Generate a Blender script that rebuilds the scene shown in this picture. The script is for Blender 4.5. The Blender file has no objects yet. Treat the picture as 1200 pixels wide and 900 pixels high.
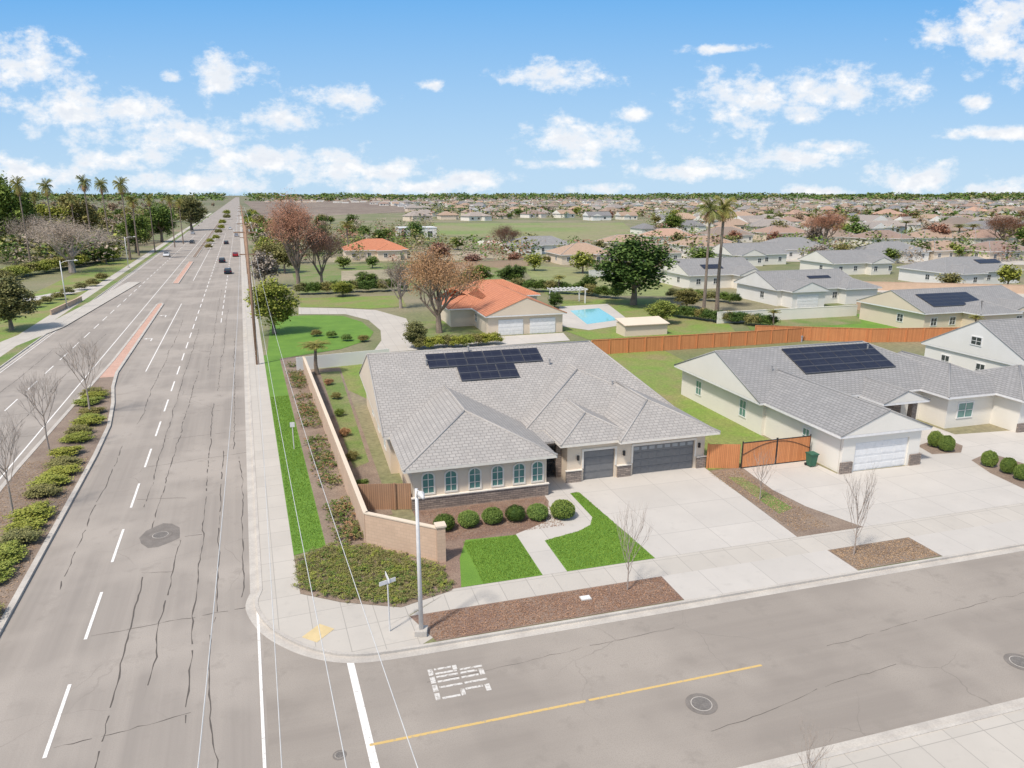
import bpy, bmesh, math, random
from mathutils import Vector, Matrix
random.seed(11)
FP=850.0; HC=20.0; PT=math.atan(222/850.0)
SP,CP=math.sin(PT),math.cos(PT)
AH=math.radians(16.3); AM=math.radians(20.0)
scene=bpy.context.scene; COL=scene.collection
def G(px,py,z=0.0):
    a=(px-600)/FP; b=(450-py)/FP
    t=(HC-z)/(SP-b*CP)
    return (a*t,(CP+b*SP)*t)
def rot(p,a): return (p[0]*math.cos(a)-p[1]*math.sin(a), p[0]*math.sin(a)+p[1]*math.cos(a))
def W(u,v): return rot((u,v),AH)
def M(w,s): return rot((w,s),AM)
def toH(p): return rot(p,-AH)
def toM(p): return rot(p,-AM)
# ---------------------------------------------------------------- materials
def nt(name):
    m=bpy.data.materials.new(name); m.use_nodes=True
    n=m.node_tree.nodes; l=m.node_tree.links
    return m,n,l,n['Principled BSDF']
def c4(c): return (c[0],c[1],c[2],1)
def mixc(n,l,fac,a,b,mode='MIX'):
    x=n.new('ShaderNodeMix'); x.data_type='RGBA'; x.blend_type=mode
    for sock,val in ((0,fac),(6,a),(7,b)):
        if hasattr(val,'links'): l.new(val,x.inputs[sock])
        elif isinstance(val,(int,float)): x.inputs[sock].default_value=val
        else: x.inputs[sock].default_value=c4(val)
    return x.outputs[2]
def ramp(n,l,fac,a,b):
    r=n.new('ShaderNodeMapRange'); r.inputs[1].default_value=a; r.inputs[2].default_value=b
    l.new(fac,r.inputs[0]); return r.outputs[0]
def noise(n,l,vec,scale,detail=3,rough=.6):
    t=n.new('ShaderNodeTexNoise'); t.inputs['Scale'].default_value=scale; t.inputs['Detail'].default_value=detail
    t.inputs['Roughness'].default_value=rough
    l.new(vec,t.inputs['Vector']); return t.outputs['Fac']
def coord(n,l,kind='Object',scale=(1,1,1)):
    tc=n.new('ShaderNodeTexCoord'); mp=n.new('ShaderNodeMapping'); mp.inputs['Scale'].default_value=scale
    l.new(tc.outputs[kind],mp.inputs[0]); return mp.outputs[0]
def bump(n,l,h,bs,strength,dist=.02):
    b=n.new('ShaderNodeBump'); b.inputs['Strength'].default_value=strength; b.inputs['Distance'].default_value=dist
    l.new(h,b.inputs['Height']); l.new(b.outputs[0],bs.inputs['Normal'])
def mat(name,c1,c2=None,scale=1.0,rough=.85,fine=30,famt=.25,bmp=.0,metal=0,lo=.35,hi=.65,c3=None,s3=.1):
    m,n,l,bs=nt(name); v=coord(n,l)
    c2=c2 or tuple(x*.8 for x in c1)
    col=mixc(n,l,ramp(n,l,noise(n,l,v,scale),lo,hi),c1,c2)
    if c3: col=mixc(n,l,ramp(n,l,noise(n,l,v,s3,4),.45,.62),col,c3)
    fn=noise(n,l,v,fine,3,.7)
    r=n.new('ShaderNodeMapRange'); l.new(fn,r.inputs[0]); r.inputs[1].default_value=.3; r.inputs[2].default_value=.7
    r.inputs[3].default_value=1-famt; r.inputs[4].default_value=1+famt*.5
    cb=n.new('ShaderNodeCombineColor')
    for i in range(3): l.new(r.outputs[0],cb.inputs[i])
    col=mixc(n,l,1.0,col,cb.outputs[0],'MULTIPLY')
    l.new(col,bs.inputs['Base Color']); bs.inputs['Roughness'].default_value=rough; bs.inputs['Metallic'].default_value=metal
    if bmp: bump(n,l,fn,bs,bmp)
    return m
def leafmat(name,dark,light,dry=None):
    m,n,l,bs=nt(name)
    g=n.new('ShaderNodeNewGeometry')
    col=mixc(n,l,g.outputs['Random Per Island'],dark,light)
    oi=n.new('ShaderNodeObjectInfo'); col=mixc(n,l,oi.outputs['Random'],col,mixc(n,l,1.0,col,(1.22,1.05,.82),'MULTIPLY'))
    l.new(col,bs.inputs['Base Color']); bs.inputs['Roughness'].default_value=.7
    bs.inputs['Specular IOR Level'].default_value=.2
    return m
def tilemat(name,c1,c2,mortar,bw=.45,rh=.33,ms=.02,squash=1,bmp=.5,offset=.5,rough=.85,blotch=None,bs_=.6,vary=False,stain=0):
    m,n,l,bs=nt(name)
    tc=n.new('ShaderNodeTexCoord')
    b=n.new('ShaderNodeTexBrick'); l.new(tc.outputs['UV'],b.inputs['Vector'])
    b.inputs['Scale'].default_value=1; b.inputs['Brick Width'].default_value=bw; b.inputs['Row Height'].default_value=rh
    b.inputs['Mortar Size'].default_value=ms; b.inputs['Mortar Smooth'].default_value=.3; b.offset=offset
    b.inputs['Color1'].default_value=c4(c1); b.inputs['Color2'].default_value=c4(c2); b.inputs['Mortar'].default_value=c4(mortar)
    nz=noise(n,l,tc.outputs['UV'],bs_,5)
    col=mixc(n,l,ramp(n,l,nz,.35,.7),b.outputs['Color'],blotch or tuple(x*.75 for x in c2))
    col=mixc(n,l,.45,b.outputs['Color'],col)
    if vary:
        oi=n.new('ShaderNodeObjectInfo'); col=mixc(n,l,1.0,col,mixc(n,l,oi.outputs['Random'],(.68,.72,.78),(1.2,1.1,1.02)),'MULTIPLY')
    if stain:
        col=mixc(n,l,ramp(n,l,noise(n,l,tc.outputs['UV'],1.3,6,.7),.56,.8),col,tuple(x*stain for x in c1))
    l.new(col,bs.inputs['Base Color']); bs.inputs['Roughness'].default_value=rough
    if bmp:
        inv=n.new('ShaderNodeMath'); inv.operation='SUBTRACT'; inv.inputs[0].default_value=1; l.new(b.outputs['Fac'],inv.inputs[1])
        bump(n,l,inv.outputs[0],bs,bmp,.03)
    return m
def asphalt(name,c1,c2,stretch):
    m,n,l,bs=nt(name); v=coord(n,l); vs=coord(n,l,'Object',stretch)
    col=mixc(n,l,ramp(n,l,noise(n,l,vs,1,4),.35,.65),c1,c2)
    col=mixc(n,l,ramp(n,l,noise(n,l,v,.12,3),.45,.62),col,tuple(x*1.12 for x in c1))
    col=mixc(n,l,ramp(n,l,noise(n,l,v,.7,5,.7),.55,.72),col,tuple(x*.82 for x in c1))
    fn=noise(n,l,v,22,3,.8)
    col=mixc(n,l,ramp(n,l,fn,.45,.75),col,tuple(x*.8 for x in c1))
    nz=n.new('ShaderNodeTexNoise'); nz.inputs['Scale'].default_value=.9; nz.inputs['Detail'].default_value=4; l.new(v,nz.inputs['Vector'])
    ad=mixc(n,l,.3,v,nz.outputs['Color'],'LINEAR_LIGHT')
    vo=n.new('ShaderNodeTexVoronoi'); vo.feature='DISTANCE_TO_EDGE'; vo.inputs['Scale'].default_value=.2; l.new(ad,vo.inputs['Vector'])
    ck=n.new('ShaderNodeMapRange'); ck.inputs[1].default_value=.0; ck.inputs[2].default_value=.006; ck.inputs[3].default_value=.5; ck.inputs[4].default_value=0
    l.new(vo.outputs['Distance'],ck.inputs[0])
    mk=n.new('ShaderNodeMath'); mk.operation='MULTIPLY'; l.new(ck.outputs[0],mk.inputs[0]); l.new(ramp(n,l,noise(n,l,v,.09,2),.5,.6),mk.inputs[1])
    col=mixc(n,l,mk.outputs[0],col,tuple(x*.5 for x in c1))
    l.new(col,bs.inputs['Base Color']); bs.inputs['Roughness'].default_value=.9; bs.inputs['Specular IOR Level'].default_value=.2
    return m
def paint(name,c,under,amt=.5,sc=6):
    m,n,l,bs=nt(name); v=coord(n,l)
    col=mixc(n,l,ramp(n,l,noise(n,l,v,sc,5,.75),amt,amt+.12),c,under)
    l.new(col,bs.inputs['Base Color']); bs.inputs['Roughness'].default_value=.8
    return m
def plain(name,c,rough=.5,metal=0,spec=.5):
    m,n,l,bs=nt(name); v=coord(n,l)
    col=mixc(n,l,ramp(n,l,noise(n,l,v,3,2),.3,.7),c,tuple(x*.88 for x in c))
    l.new(col,bs.inputs['Base Color']); bs.inputs['Roughness'].default_value=rough; bs.inputs['Metallic'].default_value=metal
    bs.inputs['Specular IOR Level'].default_value=spec
    return m
ASP=(.37,.328,.285); ASP2=(.34,.3,.257)
K={}
K['asphalt']=asphalt('asphalt_worn',ASP,(.298,.265,.232),(1.1,.02,1))
K['asphalt2']=asphalt('asphalt_side_street',ASP2,(.285,.25,.215),(.025,.7,1))
K['patch']=mat('asphalt_patch',(.19,.167,.145),(.24,.212,.185),1.5,fine=25)
K['tar']=plain('tar',(.115,.1,.086),.95)
K['white']=paint('road_paint_white',(.82,.79,.74),ASP,.56)
K['worn']=paint('road_paint_worn',(.66,.63,.58),ASP2,.49,5)
K['yellow']=paint('road_paint_yellow',(.64,.44,.16),ASP2,.54)
def concrete(name,c,bw,rh,ms=.025,off=0):
    return tilemat(name,c,tuple(x*.92 for x in c),tuple(x*.6 for x in c),bw,rh,ms,bmp=0,offset=off,blotch=tuple(x*.78 for x in c),bs_=.3,stain=.8)
K['walk']=concrete('sidewalk_concrete',(.55,.505,.44),1.5,1.95,.02)
K['drive']=concrete('driveway_concrete',(.57,.53,.475),3.3,3.6,.018)
K['kerb']=mat('kerb_concrete',(.57,.525,.46),(.47,.43,.38),.8,fine=12,famt=.14)
K['soil']=mat('dry_soil_and_weeds',(.25,.23,.12),(.16,.19,.07),.06,fine=2.5,famt=.3,c3=(.3,.25,.16),s3=.02)
K['ground']=mat('far_ground',(.19,.185,.1),(.13,.15,.06),.012,fine=.25,famt=.35,c3=(.26,.225,.14),s3=.006)
K['grass']=mat('lawn_grass',(.16,.3,.035),(.125,.25,.028),.4,fine=16,famt=.4,bmp=.5)
K['grass_mid']=mat('yard_grass',(.19,.29,.045),(.24,.27,.07),.25,fine=5,famt=.35,bmp=.3,c3=(.28,.25,.1),s3=.12)
K['grass_dry']=mat('patchy_grass',(.2,.25,.07),(.27,.24,.12),.35,fine=6,famt=.4,bmp=.4,c3=(.15,.23,.045),s3=.15)
K['mulch']=mat('bark_mulch',(.24,.15,.11),(.3,.21,.155),.5,fine=14,famt=.45,bmp=.5)
K['mulch2']=mat('grey_brown_mulch',(.31,.235,.175),(.24,.175,.13),.5,fine=12,famt=.4,bmp=.5)
K['stucco']=mat('stucco_beige',(.74,.62,.48),(.71,.59,.455),.4,fine=25,famt=.06,bmp=.1)
K['stucco_pale']=mat('stucco_cream',(.8,.755,.67),(.77,.725,.64),.4,fine=25,famt=.05,bmp=.1)
K['stucco_white']=mat('stucco_white',(.8,.77,.72),(.76,.73,.67),.4,fine=25,famt=.05)
K['cmu']=tilemat('block_wall_tan',(.67,.475,.335),(.62,.435,.305),(.53,.38,.27),.4,.2,.012,bmp=.2)
K['roof']=tilemat('roof_tile_grey_beige',(.44,.41,.375),(.375,.35,.322),(.225,.21,.195),.42,.3,.026)
K['roof_grey']=tilemat('roof_tile_slate_grey',(.34,.33,.318),(.285,.278,.27),(.16,.156,.15),.42,.3,.026)
K['roof_orange']=tilemat('roof_tile_terracotta',(.68,.28,.15),(.58,.22,.115),(.34,.13,.07),.4,.35,.04)
K['roof_brown']=tilemat('roof_tile_brown',(.45,.34,.255),(.38,.285,.21),(.24,.18,.14),.42,.33,.03,bmp=0,vary=True)
K['roof_pink']=tilemat('roof_tile_pinkish',(.5,.35,.265),(.43,.295,.22),(.28,.18,.14),.42,.33,.03,bmp=0,vary=True)
K['roof_mix']=tilemat('roof_tile_mixed_grey',(.38,.35,.32),(.32,.3,.275),(.2,.18,.17),.42,.33,.03,bmp=0,vary=True)
K['cap']=plain('ridge_tile',(.44,.41,.375),.8); K['cap_grey']=plain('ridge_tile_grey',(.34,.33,.318),.8)
K['cap_orange']=plain('ridge_tile_orange',(.6,.26,.14),.8)
K['stone']=tilemat('ledge_stone',(.4,.32,.26),(.22,.18,.155),(.11,.09,.08),.4,.14,.012,bmp=.8)
K['trim']=plain('cream_trim',(.8,.74,.65),.6); K['trimwhite']=plain('white_trim',(.82,.8,.77),.5)
K['glass']=plain('window_glass_teal',(.13,.27,.24),.12,0,.8); K['darkglass']=plain('window_glass_dark',(.05,.06,.065),.1,0,.8)
K['gdoor']=plain('charcoal_door_paint',(.19,.19,.19),.55); K['gwhite']=plain('white_door_paint',(.82,.81,.79),.5); K['frost']=plain('frosted_pane',(.34,.36,.37),.3)
K['iron']=plain('black_iron',(.025,.024,.024),.5); K['wood']=tilemat('fence_boards_redwood',(.74,.31,.12),(.6,.235,.09),(.3,.11,.05),.14,6,.01,bmp=.4,offset=0)
K['woodold']=tilemat('fence_boards_brown',(.5,.29,.17),(.4,.23,.135),(.16,.09,.055),.14,6,.012,bmp=.4,offset=0)
K['solar']=tilemat('solar_cells',(.022,.024,.042),(.016,.018,.034),(.06,.065,.08),.82,.5,.015,bmp=0,offset=0,rough=.3)
K['alu']=plain('aluminium_frame',(.16,.16,.17),.4,.6)
K['polemetal']=plain('galvanised_pole',(.72,.7,.67),.5,.1); K['polewood']=mat('pole_wood',(.4,.25,.165),(.3,.185,.12),.8,fine=14,famt=.3)
K['brick']=tilemat('median_brick',(.66,.4,.3),(.6,.35,.255),(.47,.37,.3),.25,.12,.012,bmp=.3)
K['bark']=mat('bark',(.3,.23,.175),(.2,.15,.115),2,fine=12,famt=.4)
K['twig']=mat('pale_twigs',(.46,.38,.32),(.34,.28,.23),2,fine=12,famt=.3)
K['leafg']=leafmat('leaf_green',(.08,.145,.033),(.19,.27,.065))
K['leafd']=leafmat('leaf_dark_green',(.048,.095,.023),(.12,.19,.045))
K['leafo']=leafmat('leaf_olive',(.14,.15,.055),(.28,.27,.11))
K['leafy']=leafmat('leaf_yellow_green',(.18,.235,.04),(.35,.38,.09))
K['leafr']=leafmat('leaf_rust',(.22,.115,.085),(.38,.22,.165))
K['leafb']=leafmat('leaf_tan_brown',(.26,.155,.085),(.46,.29,.165))
K['leafgrey']=leafmat('twig_grey_brown',(.27,.225,.18),(.42,.365,.31))
K['palm']=leafmat('palm_frond',(.12,.15,.035),(.28,.28,.1)); K['palmdry']=leafmat('palm_frond_dry',(.4,.24,.11),(.54,.37,.2))
K['chip']=leafmat('bark_chip',(.19,.115,.085),(.38,.26,.2)); K['chip2']=leafmat('bark_chip_brown',(.22,.16,.115),(.42,.33,.25))
K['water']=plain('pool_water',(.25,.62,.64),.08)
K['pad']=plain('tactile_pad_yellow',(.68,.53,.28),.8); K['steel']=mat('cast_iron',(.17,.155,.14),(.22,.2,.18),4,fine=30)
K['bin']=plain('green_bin_plastic',(.03,.13,.08),.5); K['rubber']=plain('rubber',(.02,.02,.02),.8)
K['field']=mat('far_green_field',(.2,.27,.07),(.27,.28,.11),.02,fine=.3,c3=(.3,.26,.14),s3=.012)
K['tanfield']=mat('far_bare_field',(.42,.35,.24),(.33,.29,.18),.03,fine=.6)
K['orchard']=mat('far_brown_orchard',(.22,.16,.12),(.29,.23,.17),.01,fine=.08,famt=.4)
# ---------------------------------------------------------------- mesh builder
class MB:
    def __init__(s,off=(0,0,0)): s.v=[];s.f=[];s.m=[];s.off=off
    def face(s,pts,mi=0):
        i=len(s.v); o=s.off
        s.v+= [(p[0]-o[0],p[1]-o[1],p[2]-o[2]) for p in pts]; s.f.append(tuple(range(i,i+len(pts)))); s.m.append(mi)
    def box(s,x0,x1,y0,y1,z0,z1,mi=0):
        a=[(x0,y0,z0),(x1,y0,z0),(x1,y1,z0),(x0,y1,z0),(x0,y0,z1),(x1,y0,z1),(x1,y1,z1),(x0,y1,z1)]
        o=s.off; i=len(s.v); s.v+=[(p[0]-o[0],p[1]-o[1],p[2]-o[2]) for p in a]
        for q in ((3,2,1,0),(4,5,6,7),(0,1,5,4),(1,2,6,5),(2,3,7,6),(3,0,4,7)): s.f.append(tuple(i+k for k in q)); s.m.append(mi)
    def tube(s,pts,rad,n=6,mi=0,cap=True):
        o=s.off; rings=[]
        P=[Vector(p) for p in pts]
        if not isinstance(rad,(list,tuple)): rad=[rad]*len(P)
        for k,p in enumerate(P):
            d=(P[min(k+1,len(P)-1)]-P[max(k-1,0)])
            if d.length<1e-6: d=Vector((0,0,1))
            d.normalize(); a=d.orthogonal() if abs(d.z)<.9 else Vector((1,0,0))-d*d.x
            a.normalize(); b=d.cross(a); i=len(s.v)
            for j in range(n):
                t=2*math.pi*j/n; q=p+a*math.cos(t)*rad[k]+b*math.sin(t)*rad[k]
                s.v.append((q.x-o[0],q.y-o[1],q.z-o[2]))
            rings.append(i)
        for r0,r1 in zip(rings,rings[1:]):
            for j in range(n): s.f.append((r0+j,r0+(j+1)%n,r1+(j+1)%n,r1+j)); s.m.append(mi)
        if cap:
            s.f.append(tuple(rings[0]+j for j in range(n))[::-1]); s.m.append(mi)
            s.f.append(tuple(rings[-1]+j for j in range(n))); s.m.append(mi)
    def mesh(s,name,mats,uv=True,smooth=False):
        me=bpy.data.meshes.new(name); me.from_pydata(s.v,[],s.f)
        for m in (mats if isinstance(mats,(list,tuple)) else [mats]): me.materials.append(K[m] if isinstance(m,str) else m)
        me.polygons.foreach_set('material_index',s.m)
        if smooth: me.polygons.foreach_set('use_smooth',[True]*len(s.f))
        if uv:
            ul=me.uv_layers.new(name='UVMap').data
            for p in me.polygons:
                n=p.normal
                if abs(n.z)>.98: h=Vector((1,0,0)); t=Vector((0,1,0))
                else:
                    h=Vector((0,0,1)).cross(n).normalized(); t=n.cross(h)
                for li in p.loop_indices:
                    co=me.vertices[me.loops[li].vertex_index].co; ul[li].uv=(co.dot(h),co.dot(t))
        me.update(); return me
    def build(s,name,mats,parent=None,loc=None,rz=0,uv=True,smooth=False,z=0):
        o=bpy.data.objects.new(name,s.mesh(name,mats,uv,smooth)); COL.objects.link(o)
        if parent: o.parent=parent
        if loc: o.location=(loc[0],loc[1],z)
        o.rotation_euler[2]=rz
        return o
def tag(o,label=None,cat=None,group=None,kind=None):
    if label:o['label']=label
    if cat:o['category']=cat
    if group:o['group']=group
    if kind:o['kind']=kind
    return o
def empty(name,loc,rz=0,z=0,label=None,cat=None,group=None):
    e=bpy.data.objects.new(name,None); COL.objects.link(e); e.location=(loc[0],loc[1],z); e.rotation_euler[2]=rz
    e.empty_display_size=.1
    return tag(e,label,cat,group)
def link(name,me,parent):
    o=bpy.data.objects.new(name,me); COL.objects.link(o); o.parent=parent; return o
def pbox(name,m,parent,off,*b):
    x=MB(off); x.box(*b); return x.build(name,m,parent)
def sheet(name,pts,z,m,frame=0,parent=None,thick=0,kind='structure'):
    mb=MB(); lp=[rot(p,-frame) for p in pts]
    ar=sum(lp[i][0]*lp[(i+1)%len(lp)][1]-lp[(i+1)%len(lp)][0]*lp[i][1] for i in range(len(lp)))
    if ar<0: lp=lp[::-1]
    mb.face([(p[0],p[1],z) for p in lp])
    o=mb.build(name,m,parent,rz=0 if parent else frame)
    if kind and not parent:o['kind']=kind
    return o
def px(*l,z=0): return [G(a,b,z) for a,b in l]
def offs(path,d):
    out=[]
    for i,p in enumerate(path):
        a=path[max(i-1,0)];b=path[min(i+1,len(path)-1)]
        dx,dy=b[0]-a[0],b[1]-a[1]; L=math.hypot(dx,dy) or 1
        out.append((p[0]+dy/L*d,p[1]-dx/L*d))
    return out
def catmull(P,n=5):
    out=[]
    for i in range(len(P)-1):
        p0=P[max(i-1,0)];p1=P[i];p2=P[i+1];p3=P[min(i+2,len(P)-1)]
        for k in range(n):
            t=k/n
            out.append(tuple(.5*((2*p1[j])+(-p0[j]+p2[j])*t+(2*p0[j]-5*p1[j]+4*p2[j]-p3[j])*t*t+(-p0[j]+3*p1[j]-3*p2[j]+p3[j])*t**3) for j in (0,1)))
    out.append(P[-1]); return out
def ribbon(mb,path,a,b,z0,z1):
    A=offs(path,a);B=offs(path,b)
    for i in range(len(path)-1):
        p,q,r,s=A[i],A[i+1],B[i+1],B[i]
        mb.face([(p[0],p[1],z1),(s[0],s[1],z1),(r[0],r[1],z1),(q[0],q[1],z1)])
        if z1>z0:
            mb.face([(p[0],p[1],z0),(p[0],p[1],z1),(q[0],q[1],z1),(q[0],q[1],z0)])
            mb.face([(s[0],s[1],z0),(r[0],r[1],z0),(r[0],r[1],z1),(s[0],s[1],z1)])
# ---------------------------------------------------------------- camera, world, sun
cam=bpy.data.cameras.new('camera'); co=bpy.data.objects.new('camera',cam); COL.objects.link(co)
co.location=(0,0,HC); co.rotation_euler=(math.pi/2-PT,0,0); cam.sensor_width=36; cam.lens=FP/1200*36; cam.clip_end=30000; cam.clip_start=.5
scene.camera=co
scene.view_settings.view_transform='Standard'; scene.view_settings.look='None'; scene.view_settings.exposure=0
SUN=Vector((-.36,-.46,.9)).normalized()
sl=bpy.data.lights.new('sun','SUN'); so=bpy.data.objects.new('sun',sl); COL.objects.link(so)
sl.energy=3.6; sl.angle=math.radians(5); sl.color=(1,.95,.88); so.rotation_euler=SUN.to_track_quat('Z','Y').to_euler()
w=bpy.data.worlds.new('World'); scene.world=w; w.use_nodes=True
n=w.node_tree.nodes; l=w.node_tree.links; bg=n['Background']; bg.inputs[1].default_value=.15
w.cycles.sampling_method='MANUAL'; w.cycles.sample_map_resolution=256
sky=n.new('ShaderNodeTexSky'); sky.sky_type='NISHITA'; sky.sun_disc=False
sky.sun_elevation=math.asin(SUN.z); sky.sun_rotation=math.atan2(SUN.x,SUN.y); sky.ozone_density=1.5; sky.dust_density=1.2
tc=n.new('ShaderNodeTexCoord'); sx=n.new('ShaderNodeSeparateXYZ'); l.new(tc.outputs['Generated'],sx.inputs[0])
def mth(op,a,b=None,c=None,clamp=False):
    x=n.new('ShaderNodeMath'); x.operation=op; x.use_clamp=clamp
    for i,v in enumerate((a,b,c)):
        if v is None: continue
        if isinstance(v,(int,float)): x.inputs[i].default_value=v
        else: l.new(v,x.inputs[i])
    return x.outputs[0]
yy=mth('MAXIMUM',sx.outputs[1],.05)
gx=mth('DIVIDE',sx.outputs[0],yy); gz=mth('DIVIDE',sx.outputs[2],yy)
cg=n.new('ShaderNodeCombineXYZ'); l.new(gx,cg.inputs[0]); l.new(gz,cg.inputs[1])
cv=n.new('ShaderNodeCombineXYZ'); l.new(gx,cv.inputs[0]); l.new(mth('MULTIPLY',gz,1.5),cv.inputs[1])
n1=n.new('ShaderNodeTexNoise'); n1.inputs['Scale'].default_value=22; n1.inputs['Detail'].default_value=10; n1.inputs['Roughness'].default_value=.64; l.new(cv.outputs[0],n1.inputs['Vector'])
n2=n.new('ShaderNodeTexNoise'); n2.inputs['Scale'].default_value=34; n2.inputs['Detail'].default_value=5; l.new(cv.outputs[0],n2.inputs['Vector'])
clouds=[(25,72,66,27),(105,125,92,22),(200,154,98,20),(268,82,38,18),(203,86,12,7),(405,110,46,12),(335,134,50,15),(300,184,76,18),(392,192,60,18),(455,197,50,12),(130,184,60,12),(505,96,18,6),(645,85,54,14),(682,160,64,22),(550,206,52,10),(660,188,48,6),(740,129,20,8),(808,195,64,11),(878,116,72,28),(975,100,92,19),(910,182,60,14),(975,168,36,8),(1168,34,66,38),(1145,116,22,10),(1070,207,54,16),(1180,217,58,12),(850,53,40,5),(705,218,34,7),(960,221,44,7),(40,198,70,15),(220,210,100,12),(480,215,84,9),(1165,153,80,7)]
best=None
def vm(op,a,b=None):
    x=n.new('ShaderNodeVectorMath'); x.operation=op; l.new(a,x.inputs[0])
    if b is not None: x.inputs[1].default_value=b
    return x
for cx,cy,rx,ry in clouds:
    a=(cx-600)/FP;b=(450-cy)/FP; Y=CP+b*SP; X=a; Z=-SP+b*CP
    q=vm('MULTIPLY',vm('SUBTRACT',cg.outputs[0],(X/Y,Z/Y-.004,0)).outputs[0],(FP*.8/rx,FP*.8/ry,0))
    ln=vm('LENGTH',q.outputs[0]).outputs['Value']
    best=ln if best is None else mth('MINIMUM',best,ln)
d=mth('ADD',mth('SUBTRACT',1.0,mth('MINIMUM',best,2.1)),mth('MULTIPLY',mth('SUBTRACT',n1.outputs['Fac'],.5),3.5))
cl=n.new('ShaderNodeMapRange'); cl.interpolation_type='SMOOTHSTEP'; cl.inputs[1].default_value=-.02; cl.inputs[2].default_value=.95; l.new(d,cl.inputs[0])
shade=n.new('ShaderNodeMapRange'); l.new(n2.outputs['Fac'],shade.inputs[0]); shade.inputs[1].default_value=.38; shade.inputs[2].default_value=.58
core=n.new('ShaderNodeMapRange'); l.new(d,core.inputs[0]); core.inputs[1].default_value=.3; core.inputs[2].default_value=1.3; core.inputs[3].default_value=1; core.inputs[4].default_value=0
ccol=mixc(n,l,mth('MAXIMUM',shade.outputs[0],core.outputs[0]),(5.0,5.4,6.0),(6.6,6.65,6.75))
skc=mixc(n,l,1.0,sky.outputs[0],(1.5,1.3,1.08),'MULTIPLY')
zr=n.new('ShaderNodeMapRange'); l.new(gz,zr.inputs[0]); zr.inputs[1].default_value=0; zr.inputs[2].default_value=.24
grad=mixc(n,l,zr.outputs[0],(3.5,4.9,6.2),(1.05,3.0,5.8))
zf_=n.new('ShaderNodeMapRange'); l.new(sx.outputs[2],zf_.inputs[0]); zf_.inputs[1].default_value=.28; zf_.inputs[2].default_value=.5; zf_.inputs[3].default_value=.95; zf_.inputs[4].default_value=0
skc=mixc(n,l,zf_.outputs[0],skc,grad)
l.new(mixc(n,l,cl.outputs[0],skc,ccol),bg.inputs[0])
# ---------------------------------------------------------------- ground and roads
S=9000
sheet('ground',[(-S,-200),(S,-200),(S,S*1.6),(-S,S*1.6)],-.03,'ground')
mr=sheet('main_road',[M(-28.6,-60),M(-.7,-60),M(-.7,6000),M(-28.6,6000)],0,'asphalt',AM)
cs=sheet('side_street',[M(-.75,0),W(400,8),W(400,29.5),M(-.75,42)],.004,'asphalt2',AH)
kp=[M(-.8,900),M(-.8,200),M(-.8,100),M(-.8,60),M(-.8,36.2)]
cor=[M(-.8,36.2),G(299,712),G(316,737),G(350,757),G(390,768),G(432,769),W(4,28.88)]
kerbpath=kp[:-1]+catmull(cor,5)+[W(12,28.85),W(60,28.85),W(400,28.85)]
blk=kerbpath+[W(600,28.85),W(700,500),M(-.8,900)]
sheet('block_ground',blk[:-1],.10,'soil',AH)
mb=MB(); ribbon(mb,kerbpath,-.16,.0,0,.13); mb.build('kerb','kerb')['kind']='structure'
mb=MB(); ribbon(mb,kerbpath,0,.45,0,.012); mb.build('gutter','kerb')['kind']='structure'
skp=[W(-6,2),W(-1,14),W(2,17.2),W(6,18.2),W(400,18.2)]
sheet('south_block_ground',skp+[W(400,-100),W(-6,-100)],.10,'walk',AH)
mb=MB(); ribbon(mb,skp,0,.16,0,.13); ribbon(mb,skp,-.45,0,0,.012); mb.build('south_kerb','kerb')['kind']='structure'
sheet('south_soil_strip',[W(16.5,15.9),W(18.6,15.9),W(18.6,14.4),W(16.5,14.4)],.11,'mulch2',AH)
lk=[M(-28.5,-60),M(-28.5,900)]
sheet('west_block_ground',[M(-28.5,-60),M(-28.5,900),M(-900,900),M(-900,-60)],.10,'soil',AM)
mb=MB(); ribbon(mb,lk,-.16,0,0,.13); ribbon(mb,lk,0,.4,0,.012); mb.build('west_kerb','kerb')['kind']='structure'
sheet('west_sidewalk',[M(-32.2,-60),M(-30.2,-60),M(-30.2,900),M(-32.2,900)],.108,'walk',AM)
sheet('west_verge',[M(-30.2,-60),M(-28.6,-60),M(-28.6,900),M(-30.2,900)],.112,'grass_dry',AM)
sheet('west_lawn',[M(-42,30),M(-32.2,30),M(-32.2,260),M(-42,260)],.112,'grass_mid',AM)
sheet('west_meadow',[M(-110,60),M(-46,60),M(-46,150),M(-110,150)],.112,'grass',AM)
sheet('west_path',px((0,402),(60,378),(150,331),(165,331),(75,384),(0,414)),.118,'walk',AM)
sheet('west_path',px((20,352),(110,335),(114,338),(20,359)),.122,'drive',AM)
sheet('sidewalk',[M(-.64,46),M(1.15,46),M(1.15,800),M(-.64,800)],.108,'walk',AM)
cornr=[M(-.64,46)]+offs(catmull(cor,5),-.16)+[W(4.2,29.04),W(4.9,29.5),W(4.0,31.6),W(6.6,33.35)]+px((530,692),(470,712),(400,706),(352,696),(345,656),z=.1)+[M(1.15,46)]
sheet('corner_sidewalk',cornr,.108,'walk',AM)
sheet('sidewalk',[W(4.0,31.5),W(200,31.5),W(200,33.4),W(6.6,33.4)],.113,'walk',AH)
sheet('strip_mulch',[W(4.9,29.1),W(17.6,29.1),W(17.6,31.5),W(4.0,31.5)],.117,'mulch',AH)
sheet('strip_mulch',[W(28.2,29.1),W(34,29.1),W(34,31.5),W(28.2,31.5)],.117,'mulch2',AH)
sheet('driveway_apron',[W(17.6,28.95),W(28.2,28.95),W(28.2,31.5),W(17.6,31.5)],.117,'drive',AH)
sheet('driveway_apron',[W(34,28.95),W(60,28.95),W(60,31.5),W(34,31.5)],.117,'drive',AH)
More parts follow.
